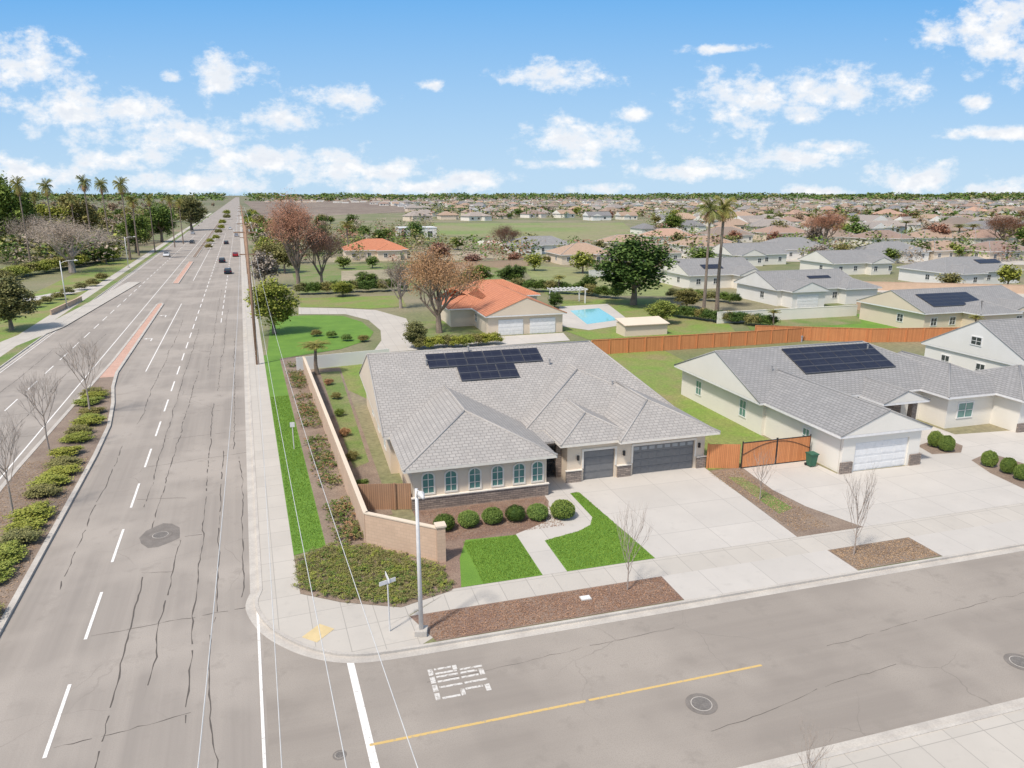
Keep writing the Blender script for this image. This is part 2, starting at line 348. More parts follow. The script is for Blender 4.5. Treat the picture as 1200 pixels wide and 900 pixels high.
sheet('driveway',[W(18.2,33.4),W(27.6,33.4),W(28.3,45.3),W(17.4,45.8),W(17.4,43.5)],.12,'drive',AH)
sheet('driveway',[W(32.4,33.4),W(75,33.4),W(75,44),W(53,46),W(53,50),W(44.5,50),W(44.4,41.1),W(37,41.3),W(36.8,44.2),W(31,44.2),W(30.6,40),W(31,37)],.12,'drive',AH)
sheet('right_bed',px((1075,524),(1104,514),(1128,524),(1126,532),(1092,534)),.126,'mulch2',AH)
sheet('right_bed',px((1138,541),(1158,532),(1200,545),(1260,560),(1260,600),(1200,575),(1160,556)),.126,'mulch2',AH)
LW=[(12.9,33.4),(18.2,33.4),(17.5,43.4),(16.85,43.4),(16.85,39.4),(16.3,38.4),(15.3,37.8),(12.9,37.2)]
sheet('front_lawn',[W(7,33.4),W(11.5,33.4),W(11.5,38.4),W(8.4,38.6),W(7.6,36.5)],.125,'grass',AH)
sheet('front_lawn',[W(*p) for p in LW],.125,'grass',AH)
sheet('front_walk',[W(11.5,33.4),W(12.9,33.4),W(12.9,37.2),W(15.3,37.8),W(16.3,38.4),W(16.85,39.4),W(16.85,43.4),W(17.4,43.5),W(17.4,47.5),W(15.2,47.5),W(15.0,42.5),W(13.8,39.6),W(11.5,38.5)],.121,'drive',AH)
sheet('front_bed',[W(6.2,36.5),W(6.5,33.4),W(7,33.4),W(7.6,36.5),W(8.4,38.6),W(11.5,38.4),W(13.8,39.6),W(15.0,42.5),W(15.2,44),W(6,44)],.117,'mulch',AH)
sheet('side_mulch',[W(27.6,33.4),W(32.4,33.4),W(31,37),W(30.6,40),W(31,44.4),W(28.3,44.4)],.117,'mulch2',AH)
sheet('side_weeds',[W(28.6,36.5),W(30.0,37),W(29.9,42.6),W(28.9,43)],.122,'grass_dry',AH)
sheet('roadside_grass',[M(1.15,39.5),M(3.0,40),M(3.0,96),M(1.15,96)],.117,'grass',AM)
sheet('roadside_bed',[M(3.0,38),M(5.3,38),M(5.3,96),M(3.0,96)],.118,'mulch2',AM)
sheet('corner_soil',px((345,656),(352,696),(400,706),(470,712),(530,692),(516,662),(432,642),(388,640),z=.1)+[],.122,'mulch2',AM)
sheet('side_yard',[M(5.3,43),M(7.5,43),M(9.5,86),M(5.3,86)],.119,'mulch2',AM)
sheet('side_yard_grass',[M(6.3,52),M(7.6,53),M(9.2,84),M(7.0,84)],.124,'grass_dry',AM)
sheet('back_yard',[W(28.3,44.6),W(36.9,44.6),W(36.9,64.3),W(44,64.5),W(46,90),W(10,90),W(0,86),W(5.9,71),W(28.3,69)],.115,'grass_mid',AH)
mm=MB()
s=26.8
while s<420:
    mm.box(-8.57,-8.43,s,s+4.4,.003,.008); s+=7.8
s=60
while s<420:
    mm.box(-22.9,-22.77,s-20,s-15.6,.003,.008); s+=7.8
s=125
while s<420: mm.box(-4.6,-4.48,s,s+4.4,.003,.008); s+=7.8
mm.box(-.98,-.86,-20,34.5,.005,.0125)
mm.box(-12.1,-11.98,92,150,.003,.008); mm.box(-18.2,-18.08,30,420,.003,.008); mm.box(-27.9,-27.8,30,420,.003,.008); mm.box(-12.2,-12.08,190,420,.003,.008)
for q in (112,134):
    mm.box(-13.6,-13.45,q,q+2,.003,.008); mm.box(-14.2,-13.6,q+1.8,q+2,.003,.008)
    mm.face([(-14.2,q+1.5,.008),(-14.2,q+2.3,.008),(-14.7,q+1.9,.008)])
mm.build('lane_lines','white',mr)
mm=MB(); 
lim=[toH(M(2.68,8)),toH(M(2.98,8)),toH(M(2.98,31.0)),toH(M(2.68,31.2))]
mm.face([(p[0],p[1],.009) for p in lim]); mm.build('limit_line','white',cs)
mm=MB(); mm.box(1.3,10.0,23.43,23.56,.006,.0095); mm.box(10.15,18.3,23.45,23.57,.006,.0095); mm.build('centre_line','yellow',cs)
mm=MB()
def stroke(k,x0,x1,y0,y1):
    v0=25.25+k*.54; uu=6.5
    mm.box(uu-y1*2.35,uu-y0*2.35,v0+x0*.43,v0+x1*.43,.006,.0095)
for k,st_ in enumerate(([(0,1,.91,1),(0,.28,.56,.88),(0,1,.46,.54),(.72,1,.12,.44),(0,1,0,.09)],[(0,1,.91,1),(.36,.64,0,.42),(.36,.64,.46,.88)],[(0,1,.91,1),(0,1,0,.09),(0,.28,.12,.44),(0,.28,.48,.88),(.72,1,.12,.44),(.72,1,.48,.88)],[(0,.28,0,.42),(0,.28,.48,.88),(0,1,.91,1),(.72,1,.56,.88),(.31,1,.46,.54)])):
    for s_ in st_: stroke(k,*s_)
mm.build('stop_legend','worn',cs)
def crack(mb,p,q,z,amp=.25,wd=.02,step=.5):
    L=math.hypot(q[0]-p[0],q[1]-p[1]); N=max(3,int(L/step)); nx,ny=-(q[1]-p[1])/L,(q[0]-p[0])/L; d=0; P=[]
    for i in range(N+1):
        d+=random.gauss(0,amp*.4); d*=.88; t=i/N; P.append((p[0]+(q[0]-p[0])*t+nx*d,p[1]+(q[1]-p[1])*t+ny*d))
    ws=[wd*random.uniform(.15,1.5) for _ in P]
    for i in range(N):
        if random.random()<.08: continue
        a,b=P[i],P[i+1]
        mb.face([(a[0]-nx*ws[i],a[1]-ny*ws[i],z),(a[0]+nx*ws[i],a[1]+ny*ws[i],z),(b[0]+nx*ws[i+1],b[1]+ny*ws[i+1],z),(b[0]-nx*ws[i+1],b[1]-ny*ws[i+1],z)])
    return P
mb=MB()
zz=.004
for a,b,c,d_ in ((-3.8,27,-4.0,75),(-3.9,80,-3.7,140),(-6.7,18,-6.6,40),(-6.9,44,-6.2,90),(-10.6,40,-10.8,64),(-5.2,90,-5.4,170),(-2.2,18,-3.1,33),(-2.2,60,-2.4,110),(-10.4,70,-10.4,130),(-1.6,36,-1.7,58),(-5.4,30,-5.2,44),(-2.9,34,-3.0,60),(-7.7,50,-7.6,120),(-20.5,40,-20.4,120),(-25,45,-25.1,110)):
    crack(mb,(a,b),(c,d_),zz,.1,.028); zz+=.00005
s=22
while s<150:
    a=random.choice([-8.3,-6.8,-3.9]); b=random.choice([-1.0,-1.4,-3.6,-5.2])
    crack(mb,(a,s),(b,s+random.uniform(-1,1)),zz,.12,.018,.3); zz+=.00003
    s+=random.uniform(3.5,8)
s=30
while s<120: crack(mb,(-18,s),(-27,s+random.uniform(-2,2)),zz,.2,.02); s+=random.uniform(6,13)
mb.build('sealed_cracks','tar',mr)
mb=MB(); zz=.0085
for a,b,c,d_ in ((4,26.5,16,27.3),(22,24,44,25.5),(30,21,36,20),(14,20.5,24,22)): crack(mb,(a,b),(c,d_),zz,.12,.01,.4); zz+=.00003
mb.build('cracks','tar',cs)
def manhole(pxy,r,label,road_z,frame):
    c=G(*pxy); t=empty('manhole_cover',c,frame,road_z,label,'manhole cover')
    b=MB(); b.tube([(0,0,.001),(0,0,.008)],[r*1.6,r*1.6],32); b.build('collar','patch',t)
    b=MB(); b.tube([(0,0,.006),(0,0,.014)],[r*1.08,r*1.08],28); b.build('rim_ring','kerb',t)
    b=MB(); b.tube([(0,0,.007),(0,0,.02)],[r,r],28)
    for k in range(-3,4):
        hw=math.sqrt(max(0,r*r*.8-(k*r*.25)**2)); b.box(-hw,hw,k*r*.25-.015,k*r*.25+.015,.012,.026)
    b.build('lid','steel',t); return t
w0=toM(G(188,627)); mb=MB(); 
pp=[(w0[0]+math.cos(i*.5236)*random.uniform(1.0,1.3),w0[1]+math.sin(i*.5236)*random.uniform(1.4,1.9),.0065) for i in range(12)]; mb.face(pp); mb.build('asphalt_patch','patch',mr)
manhole((188,627),.42,'round manhole cover in a dark patch on the main road',.008,AM)
manhole((822,825),.4,'round manhole cover in the side street below the yellow line end',.006,AH)
manhole((1196,776),.4,'manhole cover in the side street at the right edge of the photo',.006,AH)
manhole((398,885),.16,'small utility cover beside the white limit line',.006,AH)
medP=[M(-12.3,-60),M(-12.3,62),M(-12.5,70),M(-13.3,78),M(-14.3,85),M(-14.9,92),M(-15.05,150),M(-15.5,151.5),M(-16,151.5),M(-16.4,150),M(-16.6,100),M(-17.6,60),M(-17.6,-60)]
sheet('median_soil',[M(-12.35,-60),M(-12.35,62),M(-12.6,70),M(-13.3,77),M(-14.3,84),M(-15,90),M(-16.5,90),M(-17.6,60),M(-17.6,-60)],.11,'mulch2',AM)
sheet('median_paving',[M(-14.98,90),M(-15.08,150),M(-15.5,151.3),M(-16,151.3),M(-16.35,150),M(-16.55,90)],.112,'brick',AM)
mb=MB(); ribbon(mb,medP,-.01,-.32,0,.14); mb.build('median_kerb','kerb')['kind']='structure'
for (s0,s1) in ((185,245),(262,600)):
    P=[M(-14.9,s0),M(-14.9,s1),M(-16.4,s1),M(-16.4,s0),M(-14.9,s0)]
    sheet('median_paving' if s0<200 else 'median_soil',P[:-1],.11,'brick' if s0<200 else 'mulch2',AM)
    mb=MB(); ribbon(mb,P,-.01,-.2,0,.14); mb.build('median_kerb','kerb')['kind']='structure'
def patch(name,m,z,*pts): return sheet(name,px(*pts),z,m,AH)
patch('neighbour_lawn','grass',.13,(318,372),(372,370),(402,371),(424,378),(438,390),(432,399),(400,410),(312,424))
patch('neighbour_lawn','grass_mid',.134,(352,350),(470,347),(476,360),(430,363),(400,361),(352,361))
patch('gravel_drive','walk',.126,(350,361),(400,362),(440,364),(476,374),(485,392),(478,412),(436,415),(447,400),(446,388),(432,376),(405,369),(350,369))
patch('concrete_yard','drive',.138,(474,398),(574,396),(660,391),(668,400),(560,408),(478,412))
patch('neighbour_lawn','grass_dry',.142,(490,378),(560,376),(572,392),(480,398))
patch('neighbour_lawn','grass_mid',.128,(660,352),(770,350),(850,376),(862,390),(690,399),(650,384))
patch('pool_deck','drive',.146,(655,360),(712,357),(742,380),(690,388),(655,383))
patch('pool_water','water',.152,(668,365),(702,362),(724,376),(688,381))
patch('bare_lot','grass_dry',.118,(340,312),(560,306),(620,330),(500,334),(350,345))
patch('dirt_track','tanfield',.124,(400,318),(560,312),(580,322),(400,330))
patch('parking_lot','tanfield',.13,(380,296),(590,294),(610,304),(380,308))
patch('green_field','field',.136,(505,262),(730,261),(752,278),(700,282),(510,276))
patch('vacant_lot','field',.119,(610,312),(800,318),(780,348),(640,346))
patch('green_yard','grass_dry',.14,(860,368),(1000,362),(1010,380),(880,388))
patch('green_yard','grass',.132,(915,372),(1200,362),(1200,392),(930,396))
patch('suburb_street','walk',.148,(720,318),(1200,345),(1200,354),(720,324))
patch('suburb_street','walk',.158,(700,300),(1200,306),(1200,311),(700,304))
patch('brown_orchard','orchard',.116,(285,236),(470,234),(490,248),(310,256))
# ---------------------------------------------------------------- foliage prototypes
def leafcloud(mb,c,R,ncl,nl,ls,mi=0,lo=.5,cr=.3,flat=1,zmin=-.75):
    for _ in range(ncl):
        while True:
            d=Vector((random.gauss(0,1),random.gauss(0,1),random.gauss(0,1))).normalized()
            if d.z>zmin: break
        k=random.uniform(lo,1.0); cc=Vector((c[0]+d.x*R[0]*k,c[1]+d.y*R[1]*k,c[2]+d.z*R[2]*k)); rr=cr*random.uniform(.6,1.2)
        for _ in range(nl):
            p=cc+Vector((random.gauss(0,.5)*R[0]*rr,random.gauss(0,.5)*R[1]*rr,random.gauss(0,.45)*R[2]*rr*flat))
            a=Vector((random.gauss(0,1),random.gauss(0,1),random.gauss(0,.45))).normalized(); b=a.cross(Vector((random.gauss(0,.5),random.gauss(0,.5),1))).normalized()
            s=ls*random.uniform(.6,1.4)
            mb.face([p-a*s,p-b*s*.7,p+a*s,p+b*s*.7],mi)
def branches(mb,p,d,L,r,lev,maxlev,n=4,spread=.55,kids=3,up=.15,endpts=None):
    P=[p];q=Vector(p);dd=Vector(d)
    for i in range(3):
        dd=(dd+Vector((random.gauss(0,.1),random.gauss(0,.1),random.gauss(0,.06)+up*.3))).normalized(); q=q+dd*L/3; P.append(q.copy())
    mb.tube(P,[r,r*.85,r*.7,r*.5],n,cap=False)
    if endpts is not None and lev>=maxlev-1: endpts.append(P[2].copy()); endpts.append(q.copy())
    if lev>=maxlev: return
    for k in range(kids+(1 if random.random()<.4 else 0)):
        t=random.uniform(.35,1); base=P[1].lerp(P[3],t)
        ax=Vector((random.gauss(0,1),random.gauss(0,1),random.gauss(0,.35))).normalized()
        nd=(dd*(1-spread)+ax*spread+Vector((0,0,up))).normalized()
        branches(mb,base,nd,L*random.uniform(.6,.8),r*.55,lev+1,maxlev,max(3,n-1),spread,kids,up,endpts)
PROTO={}
def mkproto(kind,seed):
    random.seed(seed*17+3); out=[]
    if kind in('green','dark','olive','yellow'):
        t=MB(); t.tube([(0,0,0),(.1,0,1.5),(0,.1,3.2)],[.42,.3,.24],8)
        for k in range(7):
            a=k*.9; branches(t,Vector((0,0,2.2+.2*k)),Vector((math.cos(a),math.sin(a),.8)).normalized(),2.6,.14,0,1,5)
        c=MB(); leafcloud(c,(0,0,5.5),(4.1,4.1,3.6),110,100,.2,lo=.3,cr=.26,zmin=-.92)
        out=[('trunk',t.mesh('trunk','bark',False)),('crown',c.mesh('crown',{'green':'leafg','dark':'leafd','olive':'leafo','yellow':'leafy'}[kind],False))]
    elif kind in('rust','tan','greyc'):
        t=MB(); t.tube([(0,0,0),(.1,0,1.2),(0,.1,2.6)],[.38,.3,.22],8); e=[]
        for k in range(9):
            a=k*.85; el=.9 if k<6 else 2.0; branches(t,Vector((0,0,1.4+.16*k)),Vector((math.cos(a)*.8,math.sin(a)*.8,el)).normalized(),3.0,.15,0,3,5,.5,3,.12,e)
        c=MB(); random.shuffle(e); nper=max(2,int({'rust':15000,'tan':17000,'greyc':10000}[kind]/len(e)))
        for q in e:
            for _ in range(nper):
                p=q+Vector((random.gauss(0,.45),random.gauss(0,.45),random.gauss(0,.38)))
                a=Vector((random.gauss(0,1),random.gauss(0,1),random.gauss(0,1))).normalized(); b=a.orthogonal().normalized(); s_=random.uniform(.04,.11)
                f={'greyc':.16,'rust':.24,'tan':.45}[kind]
                if kind!='tan': s_*=1.5
                c.face([p-a*s_,p-b*s_*f,p+a*s_,p+b*s_*f])
        out=[('trunk',t.mesh('trunk','bark' if kind!='greyc' else 'twig',False)),('crown',c.mesh('crown',{'rust':'leafr','tan':'leafb','greyc':'leafgrey'}[kind],False))]
    elif kind=='bare':
        t=MB(); t.tube([(0,0,0),(.05,0,2),(0,.05,4)],[.15,.11,.08],7); b=MB()
        for k in range(9):
            a=k*2.4; branches(b,Vector((0,0,2.6+.35*k if k<4 else 4)),Vector((math.cos(a)*.75,math.sin(a)*.75,1)).normalized(),2.5,.05,0,3,4,.4,3,.2)
        out=[('trunk',t.mesh('trunk','twig',False)),('branches',b.mesh('branches','twig',False))]
    elif kind=='young':
        t=MB(); t.tube([(0,0,0),(.03,0,1.2),(0,.05,3)],[.1,.08,.05],6); b=MB()
        for k in range(11):
            a=k*2.4; branches(b,Vector((0,0,1.6+.25*k)),Vector((math.cos(a)*.6,math.sin(a)*.6,1.2)).normalized(),2.5,.04,0,3,4,.3,2,.25)
        out=[('trunk',t.mesh('trunk','twig',False)),('branches',b.mesh('branches','twig',False))]
    elif kind=='palm':
        t=MB(); t.tube([(0,0,0),(.1,0,3),(.05,0,6),(0,0,9)],[.22,.16,.13,.12],8)
        c=MB(); s2=MB()
        def frond(mb,el,az,L,droop,wd):
            P=[];p=Vector((0,0,9.0));e=el
            for i in range(7):
                P.append(p.copy()); p=p+Vector((math.cos(az)*math.cos(e),math.sin(az)*math.cos(e),math.sin(e)))*L/6; e-=droop/6
            side=Vector((-math.sin(az),math.cos(az),0))
            for i in range(1,6):
                for sg in(-1,1):
                    for k in range(3):
                        b=P[i].lerp(P[i+1],k/3); tip=b+side*sg*wd*(1.1-abs(i-3)*.22)+Vector((0,0,-wd*.45))+(P[i+1]-P[i])*.7
                        mb.face([b,b+(P[i+1]-P[i])*.22,tip])
            mb.tube(P,[.03]*7,3,cap=False)
        for k in range(34): frond(c,random.uniform(-.2,1.35),k*2.4,random.uniform(1.3,1.7),random.uniform(.9,1.6),.42)
        for k in range(18): frond(s2,random.uniform(-1.2,-.4),k*2.4,random.uniform(.9,1.2),.5,.3)
        out=[('trunk',t.mesh('trunk','bark',False)),('fronds',c.mesh('fronds','palm',False)),('dry_fronds',s2.mesh('dry_fronds','palmdry',False))]
    elif kind.startswith('bush'):
        c=MB(); m={'bush':'leafg','bush_o':'leafo','bush_d':'leafd','bush_y':'leafy','bush_b':'leafb'}[kind]
        leafcloud(c,(0,0,.42),(.8,.8,.42),55,100,.048,lo=.2,cr=.33,zmin=-.4)
        out=[('foliage',c.mesh('foliage',m,False))]
    elif kind=='ball':
        c=MB()
        for i in range(3600):
            d=Vector((random.gauss(0,1),random.gauss(0,1),random.gauss(0,1))).normalized()
            if d.z<-.7: continue
            p=d*random.uniform(.86,1.03)*(1+.05*math.sin(d.x*7)*math.cos(d.y*6)); p.z=p.z*.85+.8
            a=(Vector((random.gauss(0,1),random.gauss(0,1),random.gauss(0,1)))).normalized(); b=a.orthogonal(); s_=.055
            c.face([p-a*s_,p-b*s_*.6,p+a*s_,p+b*s_*.6])
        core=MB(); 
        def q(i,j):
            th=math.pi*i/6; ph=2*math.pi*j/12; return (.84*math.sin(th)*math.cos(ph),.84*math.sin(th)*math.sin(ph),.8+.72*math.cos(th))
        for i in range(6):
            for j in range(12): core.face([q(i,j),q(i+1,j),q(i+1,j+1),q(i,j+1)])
        out=[('foliage',c.mesh('foliage','leafg',False)),('branches',core.mesh('branches','leafd',False))]  # branches here is an added dark inner ball that blocks see-through, not real twigs
    elif kind.startswith('far'):
        c=MB(); c.tube([(0,0,0),(0,0,4)],[.4,.25],5,1)
        leafcloud(c,(0,0,5.2),(4.2,4.2,4.0),70,34,.4,lo=.15,cr=.32,zmin=-.9)
        out=[('far',c.mesh('far_tree',[{'far_g':'leafg','far_d':'leafd','far_o':'leafo','far_r':'leafr','far_b':'leafgrey','far_y':'leafy'}[kind],'bark'],False))]
    PROTO[(kind,seed)]=out; return out
def plant(name,kind,loc,sc,label,cat='tree',group=None,seed=1,z=.1,rz=None):
    st=random.getstate(); pr=PROTO.get((kind,seed)) or mkproto(kind,seed); random.setstate(st)
    rz=random.uniform(0,6.28) if rz is None else rz
    if len(pr)==1:
        o=bpy.data.objects.new(name,pr[0][1]); COL.objects.link(o); o.location=(loc[0],loc[1],z); o.rotation_euler[2]=rz; o.scale=sc; return tag(o,label,cat,group)
    e=empty(name,loc,rz,z,label,cat,group); e.scale=sc
    for nm,me in pr: link(nm,me,e)
    return e
def tree(kind,x,y,top,wpx,label,seed=1,name=None,group=None):
    loc=G(x,y); h=(y-top)/(y-228.0)*20
    t=HC/(SP+(y-450)/FP*CP); r=wpx/FP*t/2
    hn={'palm':10.2,'bare':9.0,'young':7.5,'rust':8.8,'tan':8.8,'greyc':8.8}.get(kind,9.4); rn={'palm':1.6,'bare':4.3,'young':2.6,'rust':4.6,'tan':4.6,'greyc':4.6}.get(kind,4.6)
    return plant(name or {'palm':'palm_tree','bare':'bare_tree','young':'young_tree'}.get(kind,'leafy_tree'),kind,loc,(r/rn,r/rn,h/hn),label,'tree',group,seed)
def bush(kind,x,y,wpx,hpx,label,group=None,name='shrub',seed=1):
    t=HC/(SP+(y-450)/FP*CP); r=wpx/FP*t/2; h=hpx/(y-228.0)*20
    return plant(name,kind,G(x,y),(r,r,h),label,'shrub',group,seed)
# ---------------------------------------------------------------- building helpers
def TF(Y): return lambda a,b,c:(a,Y-b,c)
def TL(X): return lambda a,b,c:(X-b,a,c)
def tbox(mb,T,a0,a1,b0,b1,c0,c1,mi=0):
    p=T(a0,b0,c0);q=T(a1,b1,c1); mb.box(min(p[0],q[0]),max(p[0],q[0]),min(p[1],q[1]),max(p[1],q[1]),min(p[2],q[2]),max(p[2],q[2]),mi)
def window(root,off,T,a0,a1,c0,c1,arch=False,fm='trim',gm='glass',t=.1,nv=2,nh=1):
    fr=MB(off); pn=MB(off)
    if arch:
        cs_=c1-(a1-a0)*.42
        def outl(i):
            aa,bb,cc,dd=a0+i,a1-i,c0+i,cs_
            ry=(c1-cs_)-i; rx=(bb-aa)/2; xm=(aa+bb)/2
            return [(aa,cc),(bb,cc)]+[(xm+rx*math.cos(math.pi*k/10),dd+ry*math.sin(math.pi*k/10)) for k in range(11)]
        O=outl(0);I=outl(t); N=len(O)
        for k in range(N):
            j=(k+1)%N
            fr.face([T(O[k][0],.07,O[k][1]),T(O[j][0],.07,O[j][1]),T(I[j][0],.07,I[j][1]),T(I[k][0],.07,I[k][1])])
            fr.face([T(O[k][0],0,O[k][1]),T(O[j][0],0,O[j][1]),T(O[j][0],.07,O[j][1]),T(O[k][0],.07,O[k][1])])
            fr.face([T(I[k][0],.01,I[k][1]),T(I[j][0],.01,I[j][1]),T(I[j][0],.07,I[j][1]),T(I[k][0],.07,I[k][1])])
        pn.face([T(p[0],.02,p[1]) for p in I])
    else:
        tbox(fr,T,a0,a1,0,.06,c0,c0+t); tbox(fr,T,a0,a1,0,.06,c1-t,c1); tbox(fr,T,a0,a0+t,0,.06,c0+t,c1-t); tbox(fr,T,a1-t,a1,0,.06,c0+t,c1-t)
        pn.face([T(a0+t,.02,c0+t),T(a1-t,.02,c0+t),T(a1-t,.02,c1-t),T(a0+t,.02,c1-t)])
    for k in range(1,nv):
        x=a0+(a1-a0)*k/nv; tbox(fr,T,x-.025,x+.025,.022,.05,c0+t,(c1-t*1.3))
    for k in range(1,nh+1):
        z=c0+(c1-c0)*k/(nh+1); tbox(fr,T,a0+t,a1-t,.023,.045,z-.02,z+.02)
    f=fr.build('window',fm,root); pn.build('pane',gm,f); return f
def wall_open(mb,T,a0,a1,c0,c1,ops,th=.25):
    x=a0
    for o in sorted(ops):
        tbox(mb,T,x,o[0],-th,0,c0,c1)
        if o[2]>c0: tbox(mb,T,o[0],o[1],-th,0,c0,o[2])
        if o[3]<c1: tbox(mb,T,o[0],o[1],-th,0,o[3],c1)
        x=o[1]
    tbox(mb,T,x,a1,-th,0,c0,c1)
def gdoor(root,off,T,a0,a1,c0,c1,m='gdoor',cols=4,glass=True):
    d=MB(off); H=(c1-c0)/4; g=MB(off)
    tbox(d,T,a0,a1,-.2,-.16,c0,c1)
    for r in range(4):
        tbox(d,T,a0+.01,a1-.01,-.16,-.13,c0+r*H+.012,c0+(r+1)*H-.012)
        for k in range(cols):
            wv=(a1-a0)/cols; x0=a0+k*wv+.1;x1=a0+(k+1)*wv-.1
            if r==3 and glass: tbox(g,T,x0,x1,-.13,-.12,c0+r*H+.18,c0+(r+1)*H-.14)
            else: tbox(d,T,x0,x1,-.13,-.115,c0+r*H+.1,c0+(r+1)*H-.1)
    o=d.build('garage_door',m,root)
    if glass: g.build('pane','frost' if m=='gdoor' else 'darkglass',o)
def roof(mb,fa,cap,wl,x0,x1,y0,y1,z,pitch,axis,iA,iB,capr=.085):
    if axis=='y':
        h=(x1-x0)/2; zr=z+pitch*h; xm=(x0+x1)/2; E=(xm,y0+iA,zr);F=(xm,y1-iB,zr)
        A,B,C,D=(x0,y0,z),(x1,y0,z),(x1,y1,z),(x0,y1,z)
    else:
        h=(y1-y0)/2; zr=z+pitch*h; ym=(y0+y1)/2; E=(x0+iA,ym,zr);F=(x1-iB,ym,zr)
        A,B,C,D=(x0,y1,z),(x0,y0,z),(x1,y0,z),(x1,y1,z)
    mb.face([B,C,F,E]); mb.face([D,A,E,F])
    (mb if iA else wl).face([A,B,E]); (mb if iB else wl).face([C,D,F])
    fa.box(x0,x1,y0,y1,z-.2,z-.01)
    if iA: cap.tube([A,E],capr,5); cap.tube([B,E],capr,5)
    if iB: cap.tube([C,F],capr,5); cap.tube([D,F],capr,5)
    cap.tube([E,F],capr,5)
    if not iA: cap.tube([A,E],capr*.8,4); cap.tube([B,E],capr*.8,4)
    if not iB: cap.tube([C,F],capr*.8,4); cap.tube([D,F],capr*.8,4)
def solar(root,off,x0,y0,nx,ny,zf,pitch,pw=1.62,ph=.98,skip=()):
    c=math.cos(math.atan(pitch))
    for j in range(ny):
        for i in range(nx):
            a=x0+i*(pw+.03); b=y0+j*(ph+.03)*c; b1=b+ph*c
            za,zb=zf(b)+.1,zf(b1)+.1
            m=MB(off); m.face([(a+.03,b+.03,za+.055),(a+pw-.03,b+.03,za+.055),(a+pw-.03,b1-.03,zb+.055),(a+.03,b1-.03,zb+.055)])
            f=MB(off); P=[(a,b,za),(a+pw,b,za),(a+pw,b1,zb),(a,b1,zb)]; Q=[(p[0],p[1],p[2]+.045) for p in P]
            f.face(Q); f.face(P[::-1])
            for k in range(4): f.face([P[k],P[(k+1)%4],Q[(k+1)%4],Q[k]])
            o=f.build('solar_panel','alu',root); m.build('cells','solar',o)
# ---------------------------------------------------------------- main house
off=(17,50,.1); 
hr=empty('house',W(17,50),AH,.1,'beige single-storey corner house with arched windows and two dark garage doors','house')
wl=MB(off);rf=MB(off);fa=MB(off);cp=MB(off)
Z=3.15
wl.box(5.5,28.0,50.5,69.4,.1,3.0); wl.box(6.1,15.2,43.9,50.6,.1,3.0); wl.box(17.3,28.25,45.5,50.6,.1,3.0)
wall_open(wl,TF(43.65),6.1,15.2,.1,3.0,[]); 
wall_open(wl,TF(45.25),17.3,28.25,.1,3.0,[(18.55,20.95,.1,2.35),(22.4,27.4,.1,2.35)])
roof(rf,fa,cp,wl,5.0,28.6,50.0,70.0,Z,.4,'x',0,3.8)
roof(rf,fa,cp,wl,5.45,15.75,43.05,57,Z,.4,'y',5.1,0)
roof(rf,fa,cp,wl,15.0,28.63,48.3,60,Z,.4,'y',6.8,0)
roof(rf,fa,cp,wl,16.6,22.6,44.75,53,Z,.42,'y',3.0,0)
roof(rf,fa,cp,wl,20.9,28.9,44.3,54,Z,.42,'y',4.0,0)
wl.build('wall','stucco',hr); ro=rf.build('roof','roof',hr); cp.build('ridge_tiles','cap',ro,smooth=True); fa.build('fascia','trim',hr)
for b_ in ((6.0,15.3,43.5,43.64,.1,.95),(6.0,6.09,43.645,48,.1,.95),(15.21,15.3,43.645,46.3,.1,.95),(17.2,18.35,45.1,45.24,.1,1.0),(21.15,22.2,45.1,45.24,.1,1.0),(27.6,28.35,45.1,45.24,.1,1.0),(28.26,28.35,45.245,47,.1,1.0),(15.31,15.72,46.35,46.8,.1,2.93),(16.88,17.29,46.35,46.8,.1,2.93),(15.73,16.87,46.4,46.75,2.6,2.93)): pbox('stone_veneer','stone',hr,off,*b_)
pbox('stone_cap','trim',hr,off,5.95,15.35,43.44,43.66,.951,1.02)
for a,b in ((17.15,18.4),(21.1,22.25),(27.55,28.4)): pbox('stone_cap','trim',hr,off,a,b,45.05,45.25,1.001,1.06)
for x in (6.75,8.25,9.85,11.4,12.9,14.2): window(hr,off,TF(43.65),x-.1,x+.8,1.12,2.68,True,nv=2,nh=2)
gdoor(hr,off,TF(45.25),18.55,20.95,.1,2.35,'gdoor',2,False); gdoor(hr,off,TF(45.25),22.4,27.4,.1,2.35,'gdoor',8,True)
for a,b in ((18.4,18.54),(20.96,21.1),(22.25,22.39),(27.41,27.54)): pbox('door_trim','trim',hr,off,a,b,45.2,45.28,1.07,2.35)
for a,b in ((18.4,21.1),(22.25,27.54)): pbox('door_trim','trim',hr,off,a,b,45.19,45.27,2.36,2.52)
for x in (18.1,21.65,27.75):
    b=MB(off); b.box(x-.07,x+.07,45.1,45.24,1.75,2.1); b.build('wall_lamp','iron',hr)
en=MB(off); en.box(15.2,17.3,47.5,47.8,.1,3.0); en.build('entry_wall','stucco',hr)
en=MB(off); en.box(15.0,17.45,45.9,48.6,2.94,3.1); en.build('porch_roof','roof',hr)
d=MB(off)
for k in range(15): d.box(15.76+k*.075,15.785+k*.075,46.55,46.58,.12,2.45)
d.box(15.73,16.87,46.53,46.6,2.46,2.58); d.box(15.73,16.87,46.53,46.6,1.2,1.28)
for k in range(4): d.tube([(16.3+.36*math.cos(t*.5236),46.54,.75+k*.52+.2*math.sin(t*.5236)) for t in range(13)],.018,4)
dg=d.build('entry_gate','iron',hr)
d=MB(off); d.box(15.5,17.0,47.42,47.49,.1,2.65); d.build('door','darkglass',hr)
for y0 in (48.2,53,57.5,62): window(hr,off,TL(6.1 if y0<50 else 5.5),y0,y0+1.2,1.0,2.4,False,'trimwhite','glass')
